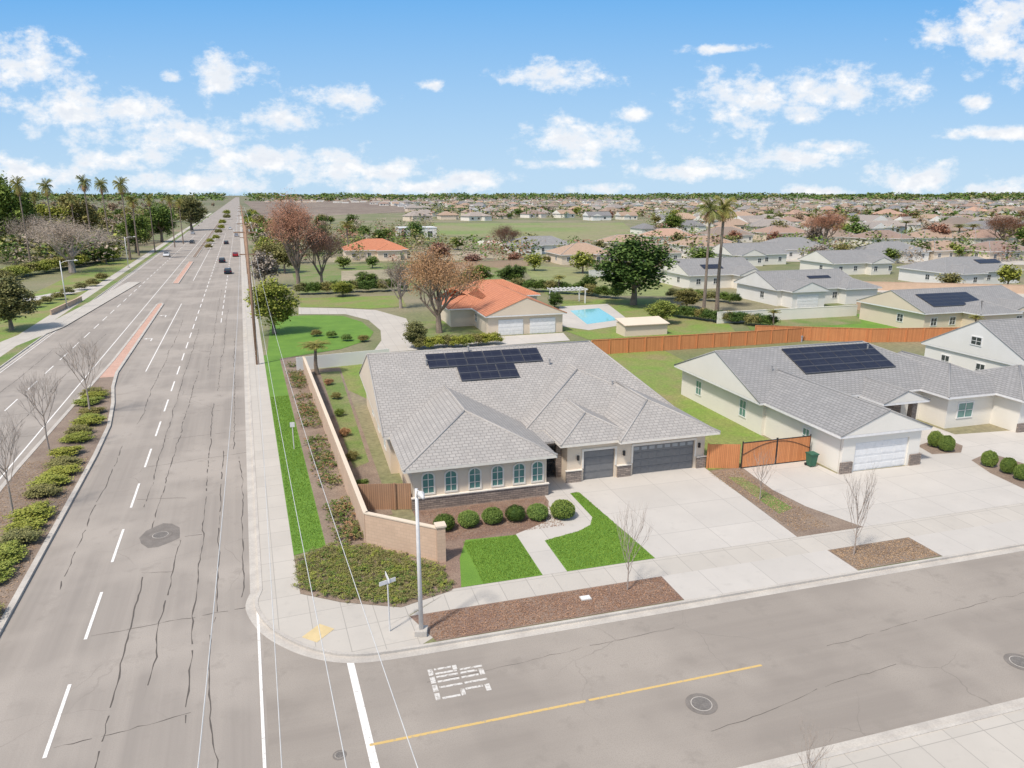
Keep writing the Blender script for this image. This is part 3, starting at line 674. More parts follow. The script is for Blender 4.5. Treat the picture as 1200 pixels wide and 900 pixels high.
for (x,y) in ((9.6,58),(13.5,59.5),(20,57),(24,52.8)):
    v=MB(off); zt=Z+.4*(y-50)+(.5 if x==24 else 0); v.tube([(x,y,zt-.1),(x,y,zt+.45)],.07,8); v.tube([(x,y,zt+.45),(x,y,zt+.51)],.11,8); v.build('vent_pipe','cap_grey',ro)
zf=lambda y: Z+.4*(y-50)
def onslope(px_,py_,ys,k=.4,z0=Z):
    a=(px_-600)/FP;b=(450-py_)/FP; d=Vector((a,CP+b*SP,-SP+b*CP)); q=rot((d.x,d.y),-AH)
    t=(z0-k*ys-HC)/(d.z-k*q[1]); return (q[0]*t,q[1]*t)
a=onslope(503,433,50); solar(hr,off,a[0],a[1],6,2,zf,.4)
a=onslope(541,448,50); solar(hr,off,a[0],a[1],3,2,zf,.4)
# ---------------------------------------------------------------- right neighbour house
off=(47,50,.1)
nr=empty('house',W(47,50),AH,.1,'cream house right of the corner house with big solar array and white garage door','house')
wl=MB(off);rf=MB(off);fa=MB(off);cp=MB(off)
wl.box(36.9,58,50.5,64.2,.1,3.0); wl.box(37.2,44.2,41.5,50.6,.1,3.0); wl.box(53.5,60,47.6,50.6,.1,3.0); wl.box(58.6,66.3,45.0,52.5,.1,3.0)
wall_open(wl,TF(41.2),37.2,44.2,.1,3.0,[(38.3,43.15,.1,2.4)])
roof(rf,fa,cp,wl,36.2,59.5,50.0,64.7,Z,.4,'x',0,7)
roof(rf,fa,cp,wl,36.6,44.8,40.9,56,Z,.4,'y',0,0)
roof(rf,fa,cp,wl,52.8,61.5,47.0,57,Z,.4,'y',4.35,0)
roof(rf,fa,cp,wl,58.0,67.0,44.4,53.2,Z+.02,.4,'x',4.4,4.4)
roof(rf,fa,cp,wl,46.2,51.0,47.2,54,Z-.1,.4,'y',0,0)
wl.build('wall','stucco_pale',nr); ro=rf.build('roof','roof_grey',nr); cp.build('ridge_tiles','cap_grey',ro,smooth=True); fa.build('fascia','trimwhite',nr)
for b_ in ((43.35,44.35,41.06,41.19,.1,1.0),(44.21,44.35,41.195,43,.1,1.0),(37.05,38.1,41.06,41.19,.1,1.0),(46.6,47.1,48,48.5,.1,2.9),(50.1,50.6,48,48.5,.1,2.9),(46.4,51.2,50.3,50.49,.1,2.95),(58.5,66.4,44.86,44.99,.1,.9)): pbox('stone_veneer','stone',nr,off,*b_)
gdoor(nr,off,TF(41.2),38.3,43.15,.1,2.4,'gwhite',4,False)
window(nr,off,TL(37.2),44.8,45.7,1.1,2.4,False,'trimwhite','glass'); window(nr,off,TL(36.9),52.8,53.9,.9,2.5,False,'trimwhite','glass'); window(nr,off,TL(36.9),60.3,61.4,.9,2.4,False,'trimwhite','glass')
window(nr,off,TF(47.6),54.6,56.4,.9,2.4,False,'trimwhite','glass'); window(nr,off,TF(45.0),60.2,62.6,.95,2.5,False,'trimwhite','glass',nv=3)
d=MB(off); d.box(48.2,49.3,50.2,50.29,.1,2.5); d.build('door','gdoor',nr)
for (x,y) in ((40,54),(52,56),(46,58)):
    v=MB(off); zt=Z+.4*(y-50); v.tube([(x,y,zt-.1),(x,y,zt+.45)],.07,8); v.tube([(x,y,zt+.45),(x,y,zt+.51)],.11,8); v.build('vent_pipe','cap_grey',ro)
a=onslope(962,438,50); solar(nr,off,a[0]-1.6,a[1],6,4,zf,.4)
# ---------------------------------------------------------------- generic houses
def ghouse(x,y,w,d,wm,rm,label,eave=3,pitch=.38,axis='x',group=None,wing=None,garage=None,nwin=4,sol=None,rz=AH,capm='cap_grey',name='house',hip=True,extra=None):
    r=empty(name,G(x,y),rz,.05,label,'house',group)
    wl=MB();rf=MB();fa=MB();cp=MB(); e=eave
    wl.box(-w/2,w/2,0,d,0,e-.15)
    hi=(d/2 if axis=='x' else w/2) if hip else 0
    roof(rf,fa,cp,wl,-w/2-.5,w/2+.5,-.5,d+.5,e,pitch,axis,hi+.4 if hip else 0,hi+.4 if hip else 0,.1)
    if wing:
        a,b,p=wing; wl.box(a,b,-p,.1,0,e-.15); roof(rf,fa,cp,wl,a-.5,b+.5,-p-.5,(b-a)/2+.5,e+.02,pitch,'y',(b-a)/2+.4 if hip else 0,0,.1)
    if extra:
        for (x0,x1,y0,y1,ax,hA) in extra:
            wl.box(x0+.5,x1-.5,y0+.5,y1-.5,0,e-.2); hh=(x1-x0)/2 if ax=='y' else (y1-y0)/2
            roof(rf,fa,cp,wl,x0,x1,y0,y1,e-.03,pitch,ax,hh*hA,hh*hA,.1)
    wl.build('wall',wm,r); ro=rf.build('roof',rm,r); cp.build('ridge_tiles',capm,ro); fa.build('fascia','trimwhite',r)
    if garage:
        for gg in (garage if isinstance(garage,list) else [garage]):
            a,b,p=gg; gdoor(r,(0,0,0),(lambda A,B,C:(A,-p-.23-B,C)),a,b,0,2.3,'gwhite',4,False)
    g0=garage[0] if isinstance(garage,list) else garage
    for k in range(nwin):
        xx=-w/2+w*(k+.5)/nwin
        yy_=-wing[2] if wing and wing[0]<xx<wing[1] else 0
        if g0 and g0[0]-1.6<xx<g0[1]+.8: continue
        window(r,(0,0,0),TF(yy_),xx-.6,xx+.6,1,2.3,False,'trimwhite','darkglass')
    window(r,(0,0,0),TL(-w/2),d*.3,d*.3+1.3,1,2.3,False,'trimwhite','darkglass')
    if sol:
        sx_,sy_,a,b=sol; solar(r,(0,0,0),sx_,sy_,a,b,lambda yv: e+pitch*(yv+.5),pitch)
    return r
ghouse(616,392,11.5,22,'stucco','roof_orange','ranch house with bright terracotta tile roof and pale garage doors',3,.4,'y',garage=[(-4.2,-.4,0),(.6,4.6,0)],capm='cap_orange',nwin=0,hip=False,extra=[(-10,-2,8,20,'x',1),(-6,9,20,31,'x',1)])
ghouse(636,298,22,12,'stucco_white','roof_grey','long white house with grey roof right of the green field',3.2,.4,'x',wing=(-9,-1,2),nwin=5)
ghouse(690,310,17,14,'stucco','roof_brown','tan house with brown-grey roof beside the vacant lot',3,.38,'x',wing=(2,8,2),nwin=4)
ghouse(442,305,19,14,'stucco','roof_orange','house with red-orange tile roof beyond the bare lot',3.2,.4,'x',wing=(0,7,3),capm='cap_orange')
ghouse(848,338,17,14,'stucco_pale','roof_grey','pale house with grey roof and solar panels left of the tall palms',3.1,.38,'x',wing=(2,8,3),garage=(2.8,7,3),sol=(-4,2,3,2),hip=False)
ghouse(958,357,18,13,'stucco_white','roof_grey','white house with grey roof and three solar panels behind the redwood fence',3.1,.38,'x',wing=(-8,-1,3),garage=(-7,-2.5,3),nwin=5,sol=(0,3,3,1),hip=False,extra=[(4,12,-2.5,7,'y',1)])
ghouse(1146,387,21,13,'stucco','roof_grey','tan house with grey roof and black solar panels behind the redwood fence',3.1,.36,'x',wing=(4,9,2),nwin=6,sol=(-8,1,6,4),hip=False,extra=[(-4,4,-3.5,4,'y',1)])
ghouse(1150,334,22,13,'stucco_white','roof_grey','white house with wide grey roof near the right edge, one street back',3.1,.38,'x',wing=(-9,-3,3),nwin=6,sol=(2,3,4,2))
ghouse(940,304,22,14,'stucco_white','roof_grey','whitish house with grey roof in the row left of the white wall',3.3,.42,'x',wing=(2,9,3),nwin=5)
ghouse(838,299,20,14,'stucco_pale','roof_brown','pale house with brown roof in the third row of the suburb',3.2,.4,'x',wing=(-8,-1,3))
ghouse(890,311,18,13,'stucco_pale','roof_grey','grey-roofed house beside the brown-roofed one in the third row',3.2,.4,'x',wing=(-8,-1,3),hip=False)
ghouse(925,282,22,14,'stucco','roof_pink','house with pinkish tile roof above the grey-roofed row',3.4,.4,'x')
ghouse(1010,322,18,13,'stucco_pale','roof_grey','grey-gabled house in front of the third row right of centre',3.1,.38,'x',hip=False,wing=(1,7,2))
ghouse(1060,307,18,13,'stucco_pale','roof_grey','grey-roofed house between the third-row houses',3.1,.38,'x')
ghouse(1120,305,18,13,'stucco','roof_brown','brown-roofed house right of the grey-roofed third-row houses',3.1,.38,'x')
ghouse(1185,306,18,13,'stucco','roof_pink','pinkish-roofed house at the right edge in the third row',3.1,.38,'x')
ghouse(770,309,16,12,'stucco_pale','roof_brown','small brown-roofed house behind the vacant lot fence',3.1,.38,'x')
ghouse(740,294,18,12,'stucco','roof_brown','brown-roofed house at the right end of the green field',3.1,.38,'x')
for x,y,rm,lb in ((790,286,'roof_pink','pink-roofed'),(858,284,'roof_brown','brown-roofed'),(985,287,'roof_brown','wide brown-roofed'),(1045,289,'roof_pink','pale pink-roofed'),(1105,288,'roof_brown','tan and brown'),(1165,288,'roof_pink','rightmost pink-roofed')):
    ghouse(x,y,20,13,'stucco_pale',rm,lb+' house in the fourth row of the suburb',3.2,.42,'x',wing=(1,8,3),nwin=3)
tr=empty('house',W(69,52.5),AH,.1,'pale gabled house with grey roof at the right edge behind the solar array house','house')
wl=MB();rf=MB();fa=MB();cp=MB()
wl.box(.5,20,.5,13.5,0,3.1); roof(rf,fa,cp,wl,.3,22,0,14,3.2,.52,'x',0,7)
wl.build('wall','stucco_white',tr); ro=rf.build('roof','roof_grey',tr); cp.build('ridge_tiles','cap_grey',ro); fa.build('fascia','trimwhite',tr)
for y in (2,5.5,10): window(tr,(0,0,0),TL(.5),y,y+1.2,1.0,2.4,False,'trimwhite','darkglass')
window(tr,(0,0,0),TL(.3),6.2,7.6,4.2,5.2,False,'trimwhite','darkglass')
fb=empty('warehouse',G(490,279),AH,.05,'flat-roofed white building beyond the parking lot','building')
b=MB(); b.box(-9,9,0,12,0,4.5); b.build('wall','stucco_white',fb); b=MB(); b.box(-9.2,9.2,-.2,12.2,4.51,4.9); b.build('roof','trimwhite',fb)
for k in range(4): window(fb,(0,0,0),TF(0),-8+k*4.2,-5.6+k*4.2,0.3,3.2,False,'trimwhite','darkglass')
protos=[]
for j,(wm,rm,wd,dp,hp) in enumerate((('stucco','roof_brown',17,12,1),('stucco_pale','roof_pink',16,13,1),('stucco_white','roof_mix',18,12,0),('stucco','roof_brown',21,13,1),('stucco_pale','roof_brown',15,12,0),('stucco_pale','roof_mix',17,12,1),('stucco','roof_mix',22,14,1))):
    wl=MB();rf=MB();fa=MB();cp=MB(); wl.box(-wd/2,wd/2,0,dp,0,3.1)
    roof(rf,fa,cp,wl,-wd/2-.6,wd/2+.6,-.6,dp+.6,3.2,.42,'x',dp/2*hp,dp/2*hp)
    for k in range(3): wl.box(-wd/2+2+k*5,-wd/2+3.6+k*5,-.05,0.01,1,2.3,1)
    sg=1 if j%2 else -1; xa,xb=sorted((sg*wd*.05,sg*wd*.45))
    roof(rf,fa,cp,wl,xa,xb,-3-j%3,dp/2,3.25,.42,'y',3*hp,0); wl.box(xa+.5,xb-.5,-2.4-j%3,0,0,3.1)
    protos.append((wl.mesh('wall',[wm,'darkglass']),rf.mesh('roof',rm),wd,dp,{'roof_brown':2,'roof_pink':3,'roof_mix':4}[rm]))
random.seed(5)
hc=0; fh=MB()
for ry,xa in ((279,760),(272.5,765),(266.5,765),(261,765),(256.5,480),(252.5,480),(249,490),(246,480),(243.5,470),(241.3,440),(239.4,420),(237.8,320),(236.4,310),(235.2,310),(234.2,310),(233.3,300),(232.5,300),(231.8,300)):
    stp=.82*(ry-228)*1.36; x=xa+random.uniform(0,stp)
    while x<1225:
        yy_=ry+random.uniform(-.14,.14)*(ry-228)*.6
        az=AH+random.choice([0,0,math.pi/2,.3,-.4]); sc=random.uniform(.8,1.15); zs=random.uniform(.95,1.3)
        if random.random()<.86:
            wm_,rm_,wd,dp,mi=random.choice(protos)
            if hc<268:
                e=empty('house',G(x,yy_),az,0.02,'small distant house among the roofs and trees of the far suburb','house','distant houses of the far suburb')
                link('wall',wm_,e); link('roof',rm_,e); e.scale=(sc,sc,sc*zs); hc+=1
            else:
                g_=G(x,yy_); wi=random.choice([0,1])
                def P(a,b,c): q=rot((a*sc,b*sc),az); return (g_[0]+q[0],g_[1]+q[1],c*zs)
                A,B,C,D=[(-wd/2,0),(wd/2,0),(wd/2,dp),(-wd/2,dp)]
                for p,q in ((A,B),(B,C),(C,D),(D,A)): fh.face([P(*p,0),P(*q,0),P(*q,3.2),P(*p,3.2)],wi)
                E,F_=P(-wd/2+dp/2,dp/2,6),P(wd/2-dp/2,dp/2,6)
                fh.face([P(*A,3.2),P(*B,3.2),F_,E],mi); fh.face([P(*C,3.2),P(*D,3.2),E,F_],mi); fh.face([P(*B,3.2),P(*C,3.2),F_],mi); fh.face([P(*D,3.2),P(*A,3.2),E],mi)
        x+=stp*random.uniform(.8,1.25)
o=fh.build('distant_houses',['stucco','stucco_pale','roof_brown','roof_pink','roof_mix'],uv=False); tag(o,'farthest suburb roofs packed together just under the horizon','distant houses','distant houses of the far suburb',kind='stuff')
random.seed(77); fb_=MB()
def clump(mb,x,y,h,r,mi,nq=14,q=.35):
    for _ in range(nq):
        d=Vector((random.gauss(0,.5),random.gauss(0,.5),0)); p=Vector((x+d.x*r,y+d.y*r,h*random.uniform(.12,.95)))
        s=r*random.uniform(q*.7,q*1.3); a=Vector((random.gauss(0,1),random.gauss(0,1),random.gauss(0,.4))).normalized(); b=a.cross(Vector((random.gauss(0,.4),random.gauss(0,.4),1))).normalized()
        mb.face([p-a*s,p-b*s*.7,p+a*s,p+b*s*.7],mi)
for i in range(6500):
    ry=228.9+random.random()**2.6*32; x=random.uniform(-40,1240)
    if 232<x<305 and ry>229.6: continue
    if x<480 and 238<ry<262 and x>300: continue
    if 500<x<760 and ry>257: continue
    g_=G(x,ry); far=1+max(0,(233.5-ry)/3.2); clump(fb_,g_[0],g_[1],random.uniform(4.5,8)*far,random.uniform(2.8,4.8)*far,random.choice([0,1,1,1,2,2,2,3,4]),14)
for i in range(2600):   # tall tree belt just under the horizon
    ry=random.choice([229.7,230.2,231,232.2,233.6,235.5])+random.uniform(-.2,.2); x=random.uniform(-40,1240)
    if 262<x<290: continue
    g_=G(x,ry); t=math.hypot(*g_); clump(fb_,g_[0],g_[1],random.uniform(.0026,.0045)*t*(1 if math.sin(x*.05)+math.sin(x*.021+2)>-.5 else .55)+4,.0042*t+3,random.choice([1,1,1,0,2]),12,.3)
for i in range(760):
    ry=244+random.random()**1.2*66; x=random.uniform(300,1225)
    if 500<x<760 and 258<ry<290: continue
    if x<500 and ry<264: continue
    if 600<x<800 and 312<ry<348: continue
    g_=G(x,ry); h=random.uniform(3,7.5); clump(fb_,g_[0],g_[1],h,h*random.uniform(.4,.6),random.choice([0,0,1,1,2,2,3,4]),70,.16)
for i in range(420):
    ry=238+random.random()*74; x=random.uniform(-20,262)
    g_=G(x,ry); w_=toM(g_)
    if w_[0]>-38: continue
    h=random.uniform(3,9); clump(fb_,g_[0],g_[1],h,h*random.uniform(.45,.6),random.choice([0,2,2,3,3,5,1]),70,.16)
for i in range(160):    # scrub between the field, the lots and the road
    x=random.uniform(318,520); ry=random.uniform(262,300); g_=G(x,ry); h=random.uniform(2,6); clump(fb_,g_[0],g_[1],h,h*.5,random.choice([0,1,2,2,3,4]),70,.16)
o=fb_.build('distant_trees',['leafg','leafd','leafo','leafgrey','leafr','leafy'],uv=False); tag(o,'far-off mass of trees between the suburb roofs and along the horizon','distant trees',kind='stuff')
random.seed(9)
i=0
while i<125:
    ry=246+abs(random.gauss(0,1))*36; x=random.uniform(300,1220)
    if ry>352: continue
    if 490<x<760 and ry>258 and ry<292: continue
    if ry>330 and (x<780 or random.random()<.5): continue
    if x<480 and 235<ry<262: continue
    i+=1
    k=random.choice(['far_g','far_d','far_y','far_o','far_o','far_b','far_r','far_g'])
    h=random.uniform(5,9.5)*(1 if ry<296 else .7); r=random.uniform(.65,1.05)
    plant('tree',k,G(x,ry),(h/10*1.1*r+.15,h/10*1.1*r+.15,h/10),'small tree standing between the suburban houses of the middle distance','tree','trees between the suburban houses',z=0)
random.seed(21)
i=0
while i<90:
    ry=236+random.uniform(0,1)**1.1*76; x=random.uniform(-15,262); 
    w_=toM(G(x,ry))
    if w_[0]>-36: continue
    if ry>298 and random.random()<.6: continue
    i+=1; k=random.choice(['far_g','far_y','far_o','far_o','far_b','far_b','far_b','far_d'])
    h=random.uniform(6,13)*(1 if ry<285 else .6); plant('tree',k,G(x,ry),(h/10*1.0,h/10*1.0,h/10),'leafy tree in the wooded strip west of the main road','tree','trees west of the main road',z=0)
for i in range(18):
    s=170+i*30; x=3.0+random.uniform(0,9)
    plant('tree',random.choice(['far_g','far_o','far_b','far_y']),M(x,s),(.75,.75,.85),'roadside tree far down the right side of the main road','tree','trees far down the road',z=0)
random.seed(3)
tree('rust',350,340,233,74,'tall rust-brown bare-twigged tree by the neighbour lawn',1)
tree('rust',378,338,262,48,'smaller rust-brown tree just right of the tallest rust tree',2)
tree('tan',515,391,292,100,'broad brown-leaved tree in front of the terracotta-roofed house',1)
tree('greyc',470,362,302,54,'bare greyish tree left of the broad brown tree',1)
tree('yellow',322,392,326,62,'round yellow-green tree beside the wooden utility pole',1)
tree('dark',742,358,276,98,'big rounded dark green tree behind the pool',1)
tree('green',560,336,310,40,'green tree behind the terracotta roof, left one',2)
tree('dark',600,334,310,44,'dark green tree behind the terracotta roof, right one',2)
tree('dark',650,362,342,22,'small dark tree beside the pool deck',1)
tree('olive',487,408,376,34,'small round olive tree beside the gravel drive',1)
tree('yellow',775,380,352,40,'yellow-green bushy tree right of the pool',1)
tree('olive',805,362,338,34,'olive bushy tree left of the tall palms',1)
tree('rust',965,290,248,52,'rust-coloured tree in the suburb right of centre',1)
tree('rust',1175,290,252,60,'rust-coloured tree at the right edge of the suburb',2)
tree('rust',592,296,264,36,'rust tree right of the green field',2)
tree('green',788,275,250,30,'green tree above the vacant lot',1)
tree('yellow',402,348,330,30,'yellow-green tree beyond the hedge on the left',1)
tree('olive',318,318,284,34,'olive tree close to the main road before the rust trees',1)
tree('green',330,296,268,30,'green tree behind the olive roadside tree',1)
tree('dark',690,345,322,26,'dark tree at the near edge of the vacant lot',1)
tree('green',430,338,318,30,'green tree behind the hedge of the neighbour lawn',2)
tree('olive',545,352,322,30,'olive tree left of the terracotta roof',1)
for x,t_,b_,w_,lb in ((824,230,372,34,'left one of the two tall palms right of the big dark tree'),(840,228,366,38,'right one of the two tall palms right of the big dark tree')): tree('palm',x,b_,t_,w_,lb,1)
for x,t_,b_,w_,k in ((110,204,300,18,'first'),(130,207,300,18,'second'),(153,206,305,20,'third'),(163,228,300,18,'fourth'),(68,208,310,18,'leftmost outlying'),(37,205,315,18,'far-left')):
    tree('palm',x,b_,t_,w_,k+' tall palm in the row on the west side of the main road',2)
for x,t_,b_ in ((182,226,296),(205,228,290),(215,232,286),(92,226,296),(50,222,296)):
    tree('palm',x,b_,t_,11,'slim more distant palm west of the main road',1,group='slim distant palms west of the main road')
for x,b_,t_ in ((905,385,362),(1140,396,368),(408,300,258),(1122,285,262),(1138,282,262),(1060,275,258),(655,345,322)):
    tree('palm',x,b_,t_,20,'small palm standing at %s'%{905:'the corner of the redwood fence',1140:'the right end of the redwood fence',408:'the red-orange roofed house',1122:'the far suburb, left of a pair',1138:'the far suburb, right of a pair',1060:'the far suburb, alone',655:'the white pergola'}[x],1)
tree('palm',372,440,398,44,'short stocky palm inside the far end of the block wall',2)
tree('greyc',85,320,255,100,'wide bare grey tree left of the main road',1)
tree('greyc',48,302,252,72,'bare grey tree behind the street lamp on the west side',2)
tree('greyc',120,305,268,50,'low pale bare tree right of the wide grey one',2)
tree('olive',14,388,322,64,'olive tree at the left edge of the photo',1)
tree('green',20,300,206,60,'tall green tree at the far left',2); tree('olive',95,288,226,50,'olive tree below the palm row',2); tree('green',190,284,240,46,'green tree left of the road in the distance',1)
tree('olive',225,270,230,40,'olive tree close to the left edge of the distant road',1); tree('green',160,296,250,44,'green tree under the rightmost palms',2)
tree('yellow',62,294,240,60,'yellow-green tree among the far-left palms',1)
for x,b_,t_,w_,lb in ((16,606,478,90,'nearest bare tree in the planted median'),(58,530,432,72,'middle bare tree in the planted median'),(106,487,392,74,'farthest bare tree in the planted median')): tree('bare',x,b_,t_,w_,lb,1)
for x,b_,t_,w_,lb in ((735,694,598,52,'leafless young tree in the mulch strip by the left driveway'),(1000,652,556,52,'leafless young tree in the mulch strip between the two driveways'),(890,587,530,42,'leafless young tree in the mulch bed right of the wide driveway'),(945,935,850,60,'leafless young tree at the bottom edge of the photo')): tree('young',x,b_,t_,w_,lb,{735:1,1000:2,890:3,945:4}[x])
ords=['first','second','third','fourth','fifth','sixth']
for i,(x,y,r) in enumerate(((521,622,.78),(549,618,.78),(577,614,.78),(604,611,.78),(630,610,.8),(659,608,.92))):
    plant('clipped_shrub','ball',G(x,y),(r*.85,r*.85,r*.75),'%s clipped round shrub from the left under the arched windows'%ords[i],'shrub')
random.seed(31)
s=33
i=0
while s<84:
    ww=-13.9-(s-33)*.015+random.uniform(-.25,.25)
    plant('shrub','bush_y' if i%3 else 'bush_o',M(ww if s<75 else ww-.9,s),(random.uniform(1.1,1.45),random.uniform(1.2,1.6),random.uniform(.6,.9)),'low green shrub in the planted median','shrub','low shrubs in the median'); s+=random.uniform(1.6,2.4)+(1.8 if i%5==3 else 0); i+=1
for i in range(6):
    plant('shrub',['bush','bush_o','bush_b'][i%3],M(6.2+random.uniform(0,.6)+i*.2,48+i*6),(.6,.6,.8),'shrub in the side yard between the block wall and the house','shrub','side yard shrubs')
def hedge(x0,y0,x1,y1,nn,wp,hp,kind,label):
    for i in range(nn):
        t=i/(nn-1); bush(kind if i%3 else 'bush_o',x0+(x1-x0)*t+random.uniform(-2,2),y0+(y1-y0)*t+random.uniform(-1,1),wp*1.25,hp*1.2,label,label.replace('shrub in','shrubs of'))
hedge(352,345,470,342,12,16,14,'bush_d','dark shrub in the hedge across the neighbour lawn')
hedge(492,410,580,404,9,18,14,'bush_y','yellow-green shrub in the hedge by the concrete yard')
hedge(605,340,720,350,9,18,14,'bush_d','dark shrub in the row behind the terracotta-roofed house')
hedge(790,372,900,384,12,18,14,'bush_d','dark shrub in the row before the redwood fence')
hedge(372,395,425,402,4,12,8,'bush','small shrub in the neighbour lawn')
hedge(790,350,860,356,6,16,12,'bush','shrub in the row under the palms')
hedge(15,372,120,330,9,14,9,'bush_o','olive shrub in the row west of the main road')
hedge(0,330,125,306,12,26,14,'bush_y','pale shrub in the thicket west of the main road')
hedge(245,292,268,252,8,8,6,'bush_y','shrub in the planted far median')
hedge(640,308,790,316,12,10,7,'bush_o','shrub in the line along the vacant lot')
for x,y in ((1108,530),(1095,525),(1158,548),(1180,556),(1196,564)): bush('ball',x,y,17,12,'clipped round shrub in the bed right of the second driveway','shrubs right of the second driveway','clipped_shrub')
random.seed(41); gc=MB(); poly=[(347,658),(353,694),(402,704),(470,709),(527,690),(515,666),(432,644),(390,641)]
def inside(x,y,P):
    c=False
    for i in range(len(P)):
        a,b=P[i],P[i-1]
        if (a[1]>y)!=(b[1]>y) and x<(b[0]-a[0])*(y-a[1])/(b[1]-a[1])+a[0]: c=not c
    return c
k=0
while k<900:
    x,y=random.uniform(345,530),random.uniform(642,709)
    if not inside(x,y,poly): continue
    k+=1; p=G(x,y); leafcloud(gc,(p[0],p[1],.2),(.42,.42,.16),4,22,.03,random.choice([0,0,0,1,2]),zmin=-.2)
o=gc.build('ground_cover',['leafo','leafy','leafg'],uv=False); tag(o,'low olive green ground cover on the street corner below the block wall','ground cover',kind='stuff')
gc=MB()
for k in range(1000):
    s=40+random.random()**1.2*50; wv=random.uniform(3.5,5.1)
    if math.sin(s*1.3)+math.sin(s*.47+1)+random.uniform(-.6,.6)<-.4: continue
    p=M(wv,s); hh=random.uniform(.15,.35); leafcloud(gc,(p[0],p[1],hh+.05),(.35,.35,hh*.8),3,18,.04,random.choice([0,0,1,2,3]),zmin=-.2)
o=gc.build('ground_cover',['leafo','leafg','leafd','leafb'],uv=False); tag(o,'low mixed shrubs and ground cover along the outside of the block wall','ground cover',kind='stuff')
random.seed(43)
def litter(name,pts_fn,nn,m,label,s0=.02,s1=.045,kind='leaf litter'):
    g=MB()
    for _ in range(nn):
        p=pts_fn(); a=random.uniform(0,6.28); s_=random.uniform(s0,s1); t=random.uniform(-.015,.02)
        g.face([(p[0]+math.cos(a+q)*s_,p[1]+math.sin(a+q)*s_,.135+(t if q<2 else -t*.3)) for q in (0,1.2,3.1,4.3)])
    o=g.build(name,m,uv=False); tag(o,label,kind,kind='stuff')
litter('bark_chips',lambda:W(random.uniform(4.8,17.5),random.uniform(29.2,31.4)),6500,'chip','brown bark chips in the mulch strip by the street lamp')
litter('bark_chips',lambda:W(random.uniform(6.5,14.8),random.uniform(38.8,43.3)),4500,'chip','brown bark chips under the arched windows')
litter('bark_chips',lambda:W(random.uniform(28.3,33.9),random.uniform(29.2,31.4)),3000,'chip2','brown bark chips between the two driveways')
litter('bark_chips',lambda:W(random.uniform(28,30.5),random.uniform(34,44)),3000,'chip2','brown bark chips right of the wide driveway')
litter('bark_chips',lambda:M(random.uniform(-17.3,-12.8),random.uniform(20,62)),8000,'chip2','brown bark chips in the planted median',.03,.06)
def blades(pts_fn,nn,label):
    g=MB()
    for _ in range(nn):
        p=pts_fn(); a=random.uniform(0,6.28); s_=random.uniform(.015,.03); h=random.uniform(.03,.07); lx,ly=random.gauss(0,.02),random.gauss(0,.02)
        g.face([(p[0]+math.cos(a)*s_,p[1]+math.sin(a)*s_,.12),(p[0]-math.cos(a)*s_,p[1]-math.sin(a)*s_,.12),(p[0]+lx,p[1]+ly,.13+h)])
    o=g.build('grass_blades','blade',uv=False); tag(o,label,'grass',kind='stuff')
K['blade']=leafmat('grass_blade',(.12,.23,.03),(.25,.38,.06))
blades(lambda:W(random.uniform(8.2,11.45),random.uniform(33.45,38.35)),9000,'short mown grass of the left front lawn')
def rlawn():
    while True:
        u,v=random.uniform(12.95,18.1),random.uniform(33.45,43.3)
        if inside(u,v,LW): return W(u,v)
blades(rlawn,13000,'short mown grass of the right front lawn')
blades(lambda:M(random.uniform(1.2,2.95),random.uniform(40,75)),16000,'short grass of the strip beside the main road sidewalk')
# ---------------------------------------------------------------- walls and fences
def wallseg(name,pts,h,th,m,label,cat,z=.1,post=None,capm=None):
    r=empty(name,pts[0],0,z,label,cat); 
    for a,b in zip(pts,pts[1:]):
        L=math.hypot(b[0]-a[0],b[1]-a[1]); an=math.atan2(b[1]-a[1],b[0]-a[0]); lx,ly=a[0]-pts[0][0],a[1]-pts[0][1]
        m1=MB(); m1.box(0,L,-th/2,th/2,0,h); o=m1.build('wall_panel' if cat=='wall' else 'boards',m,r); o.location=(lx,ly,0); o.rotation_euler[2]=an
        if capm:
            m2=MB(); m2.box(-.03,L+.03,-th/2-.04,th/2+.04,h+.001,h+.07); m2.build('wall_cap' if cat=='wall' else 'rail',capm,o)
        if post:
            s_=0
            while s_<L+.01:
                m3=MB(); m3.box(s_-.06,s_+.06,-th/2-.1,-th/2-.005,0,h+.08); m3.build('post',post,o); s_+=2.5
    return r
wc=[M(5.3,84),M(5.3,39.4),G(513,659)]
wallseg('block_wall',wc,2.0,.2,'cmu','tan block wall running beside the main road and turning at the street corner','wall',capm='stucco')
def pil(p,label):
    e=empty('wall_pillar',p,AH,.1,label,'pillar'); b=MB(); b.box(-.24,.24,-.24,.24,0,2.15); b.build('shaft','cmu',e); b=MB(); b.box(-.3,.3,-.3,.3,2.151,2.25); b.build('cap','stucco',e)
pil(G(517,659),'square block pillar ending the tan wall by the front bed')
wallseg('side_gate',[M(5.45,44.5),W(6.0,43.9)],1.8,.06,'woodold','brown wooden side gate between the block wall and the house','gate',post='woodold')
wallseg('side_fence',[W(28.4,45.0),W(30.7,44.3)],1.9,.06,'wood','orange wooden fence panel between the house and the iron-framed gate','fence',post='wood')
g=empty('double_gate',W(30.8,44.2),AH,.1,'double gate of orange boards in a black frame beside the neighbour garage','gate')
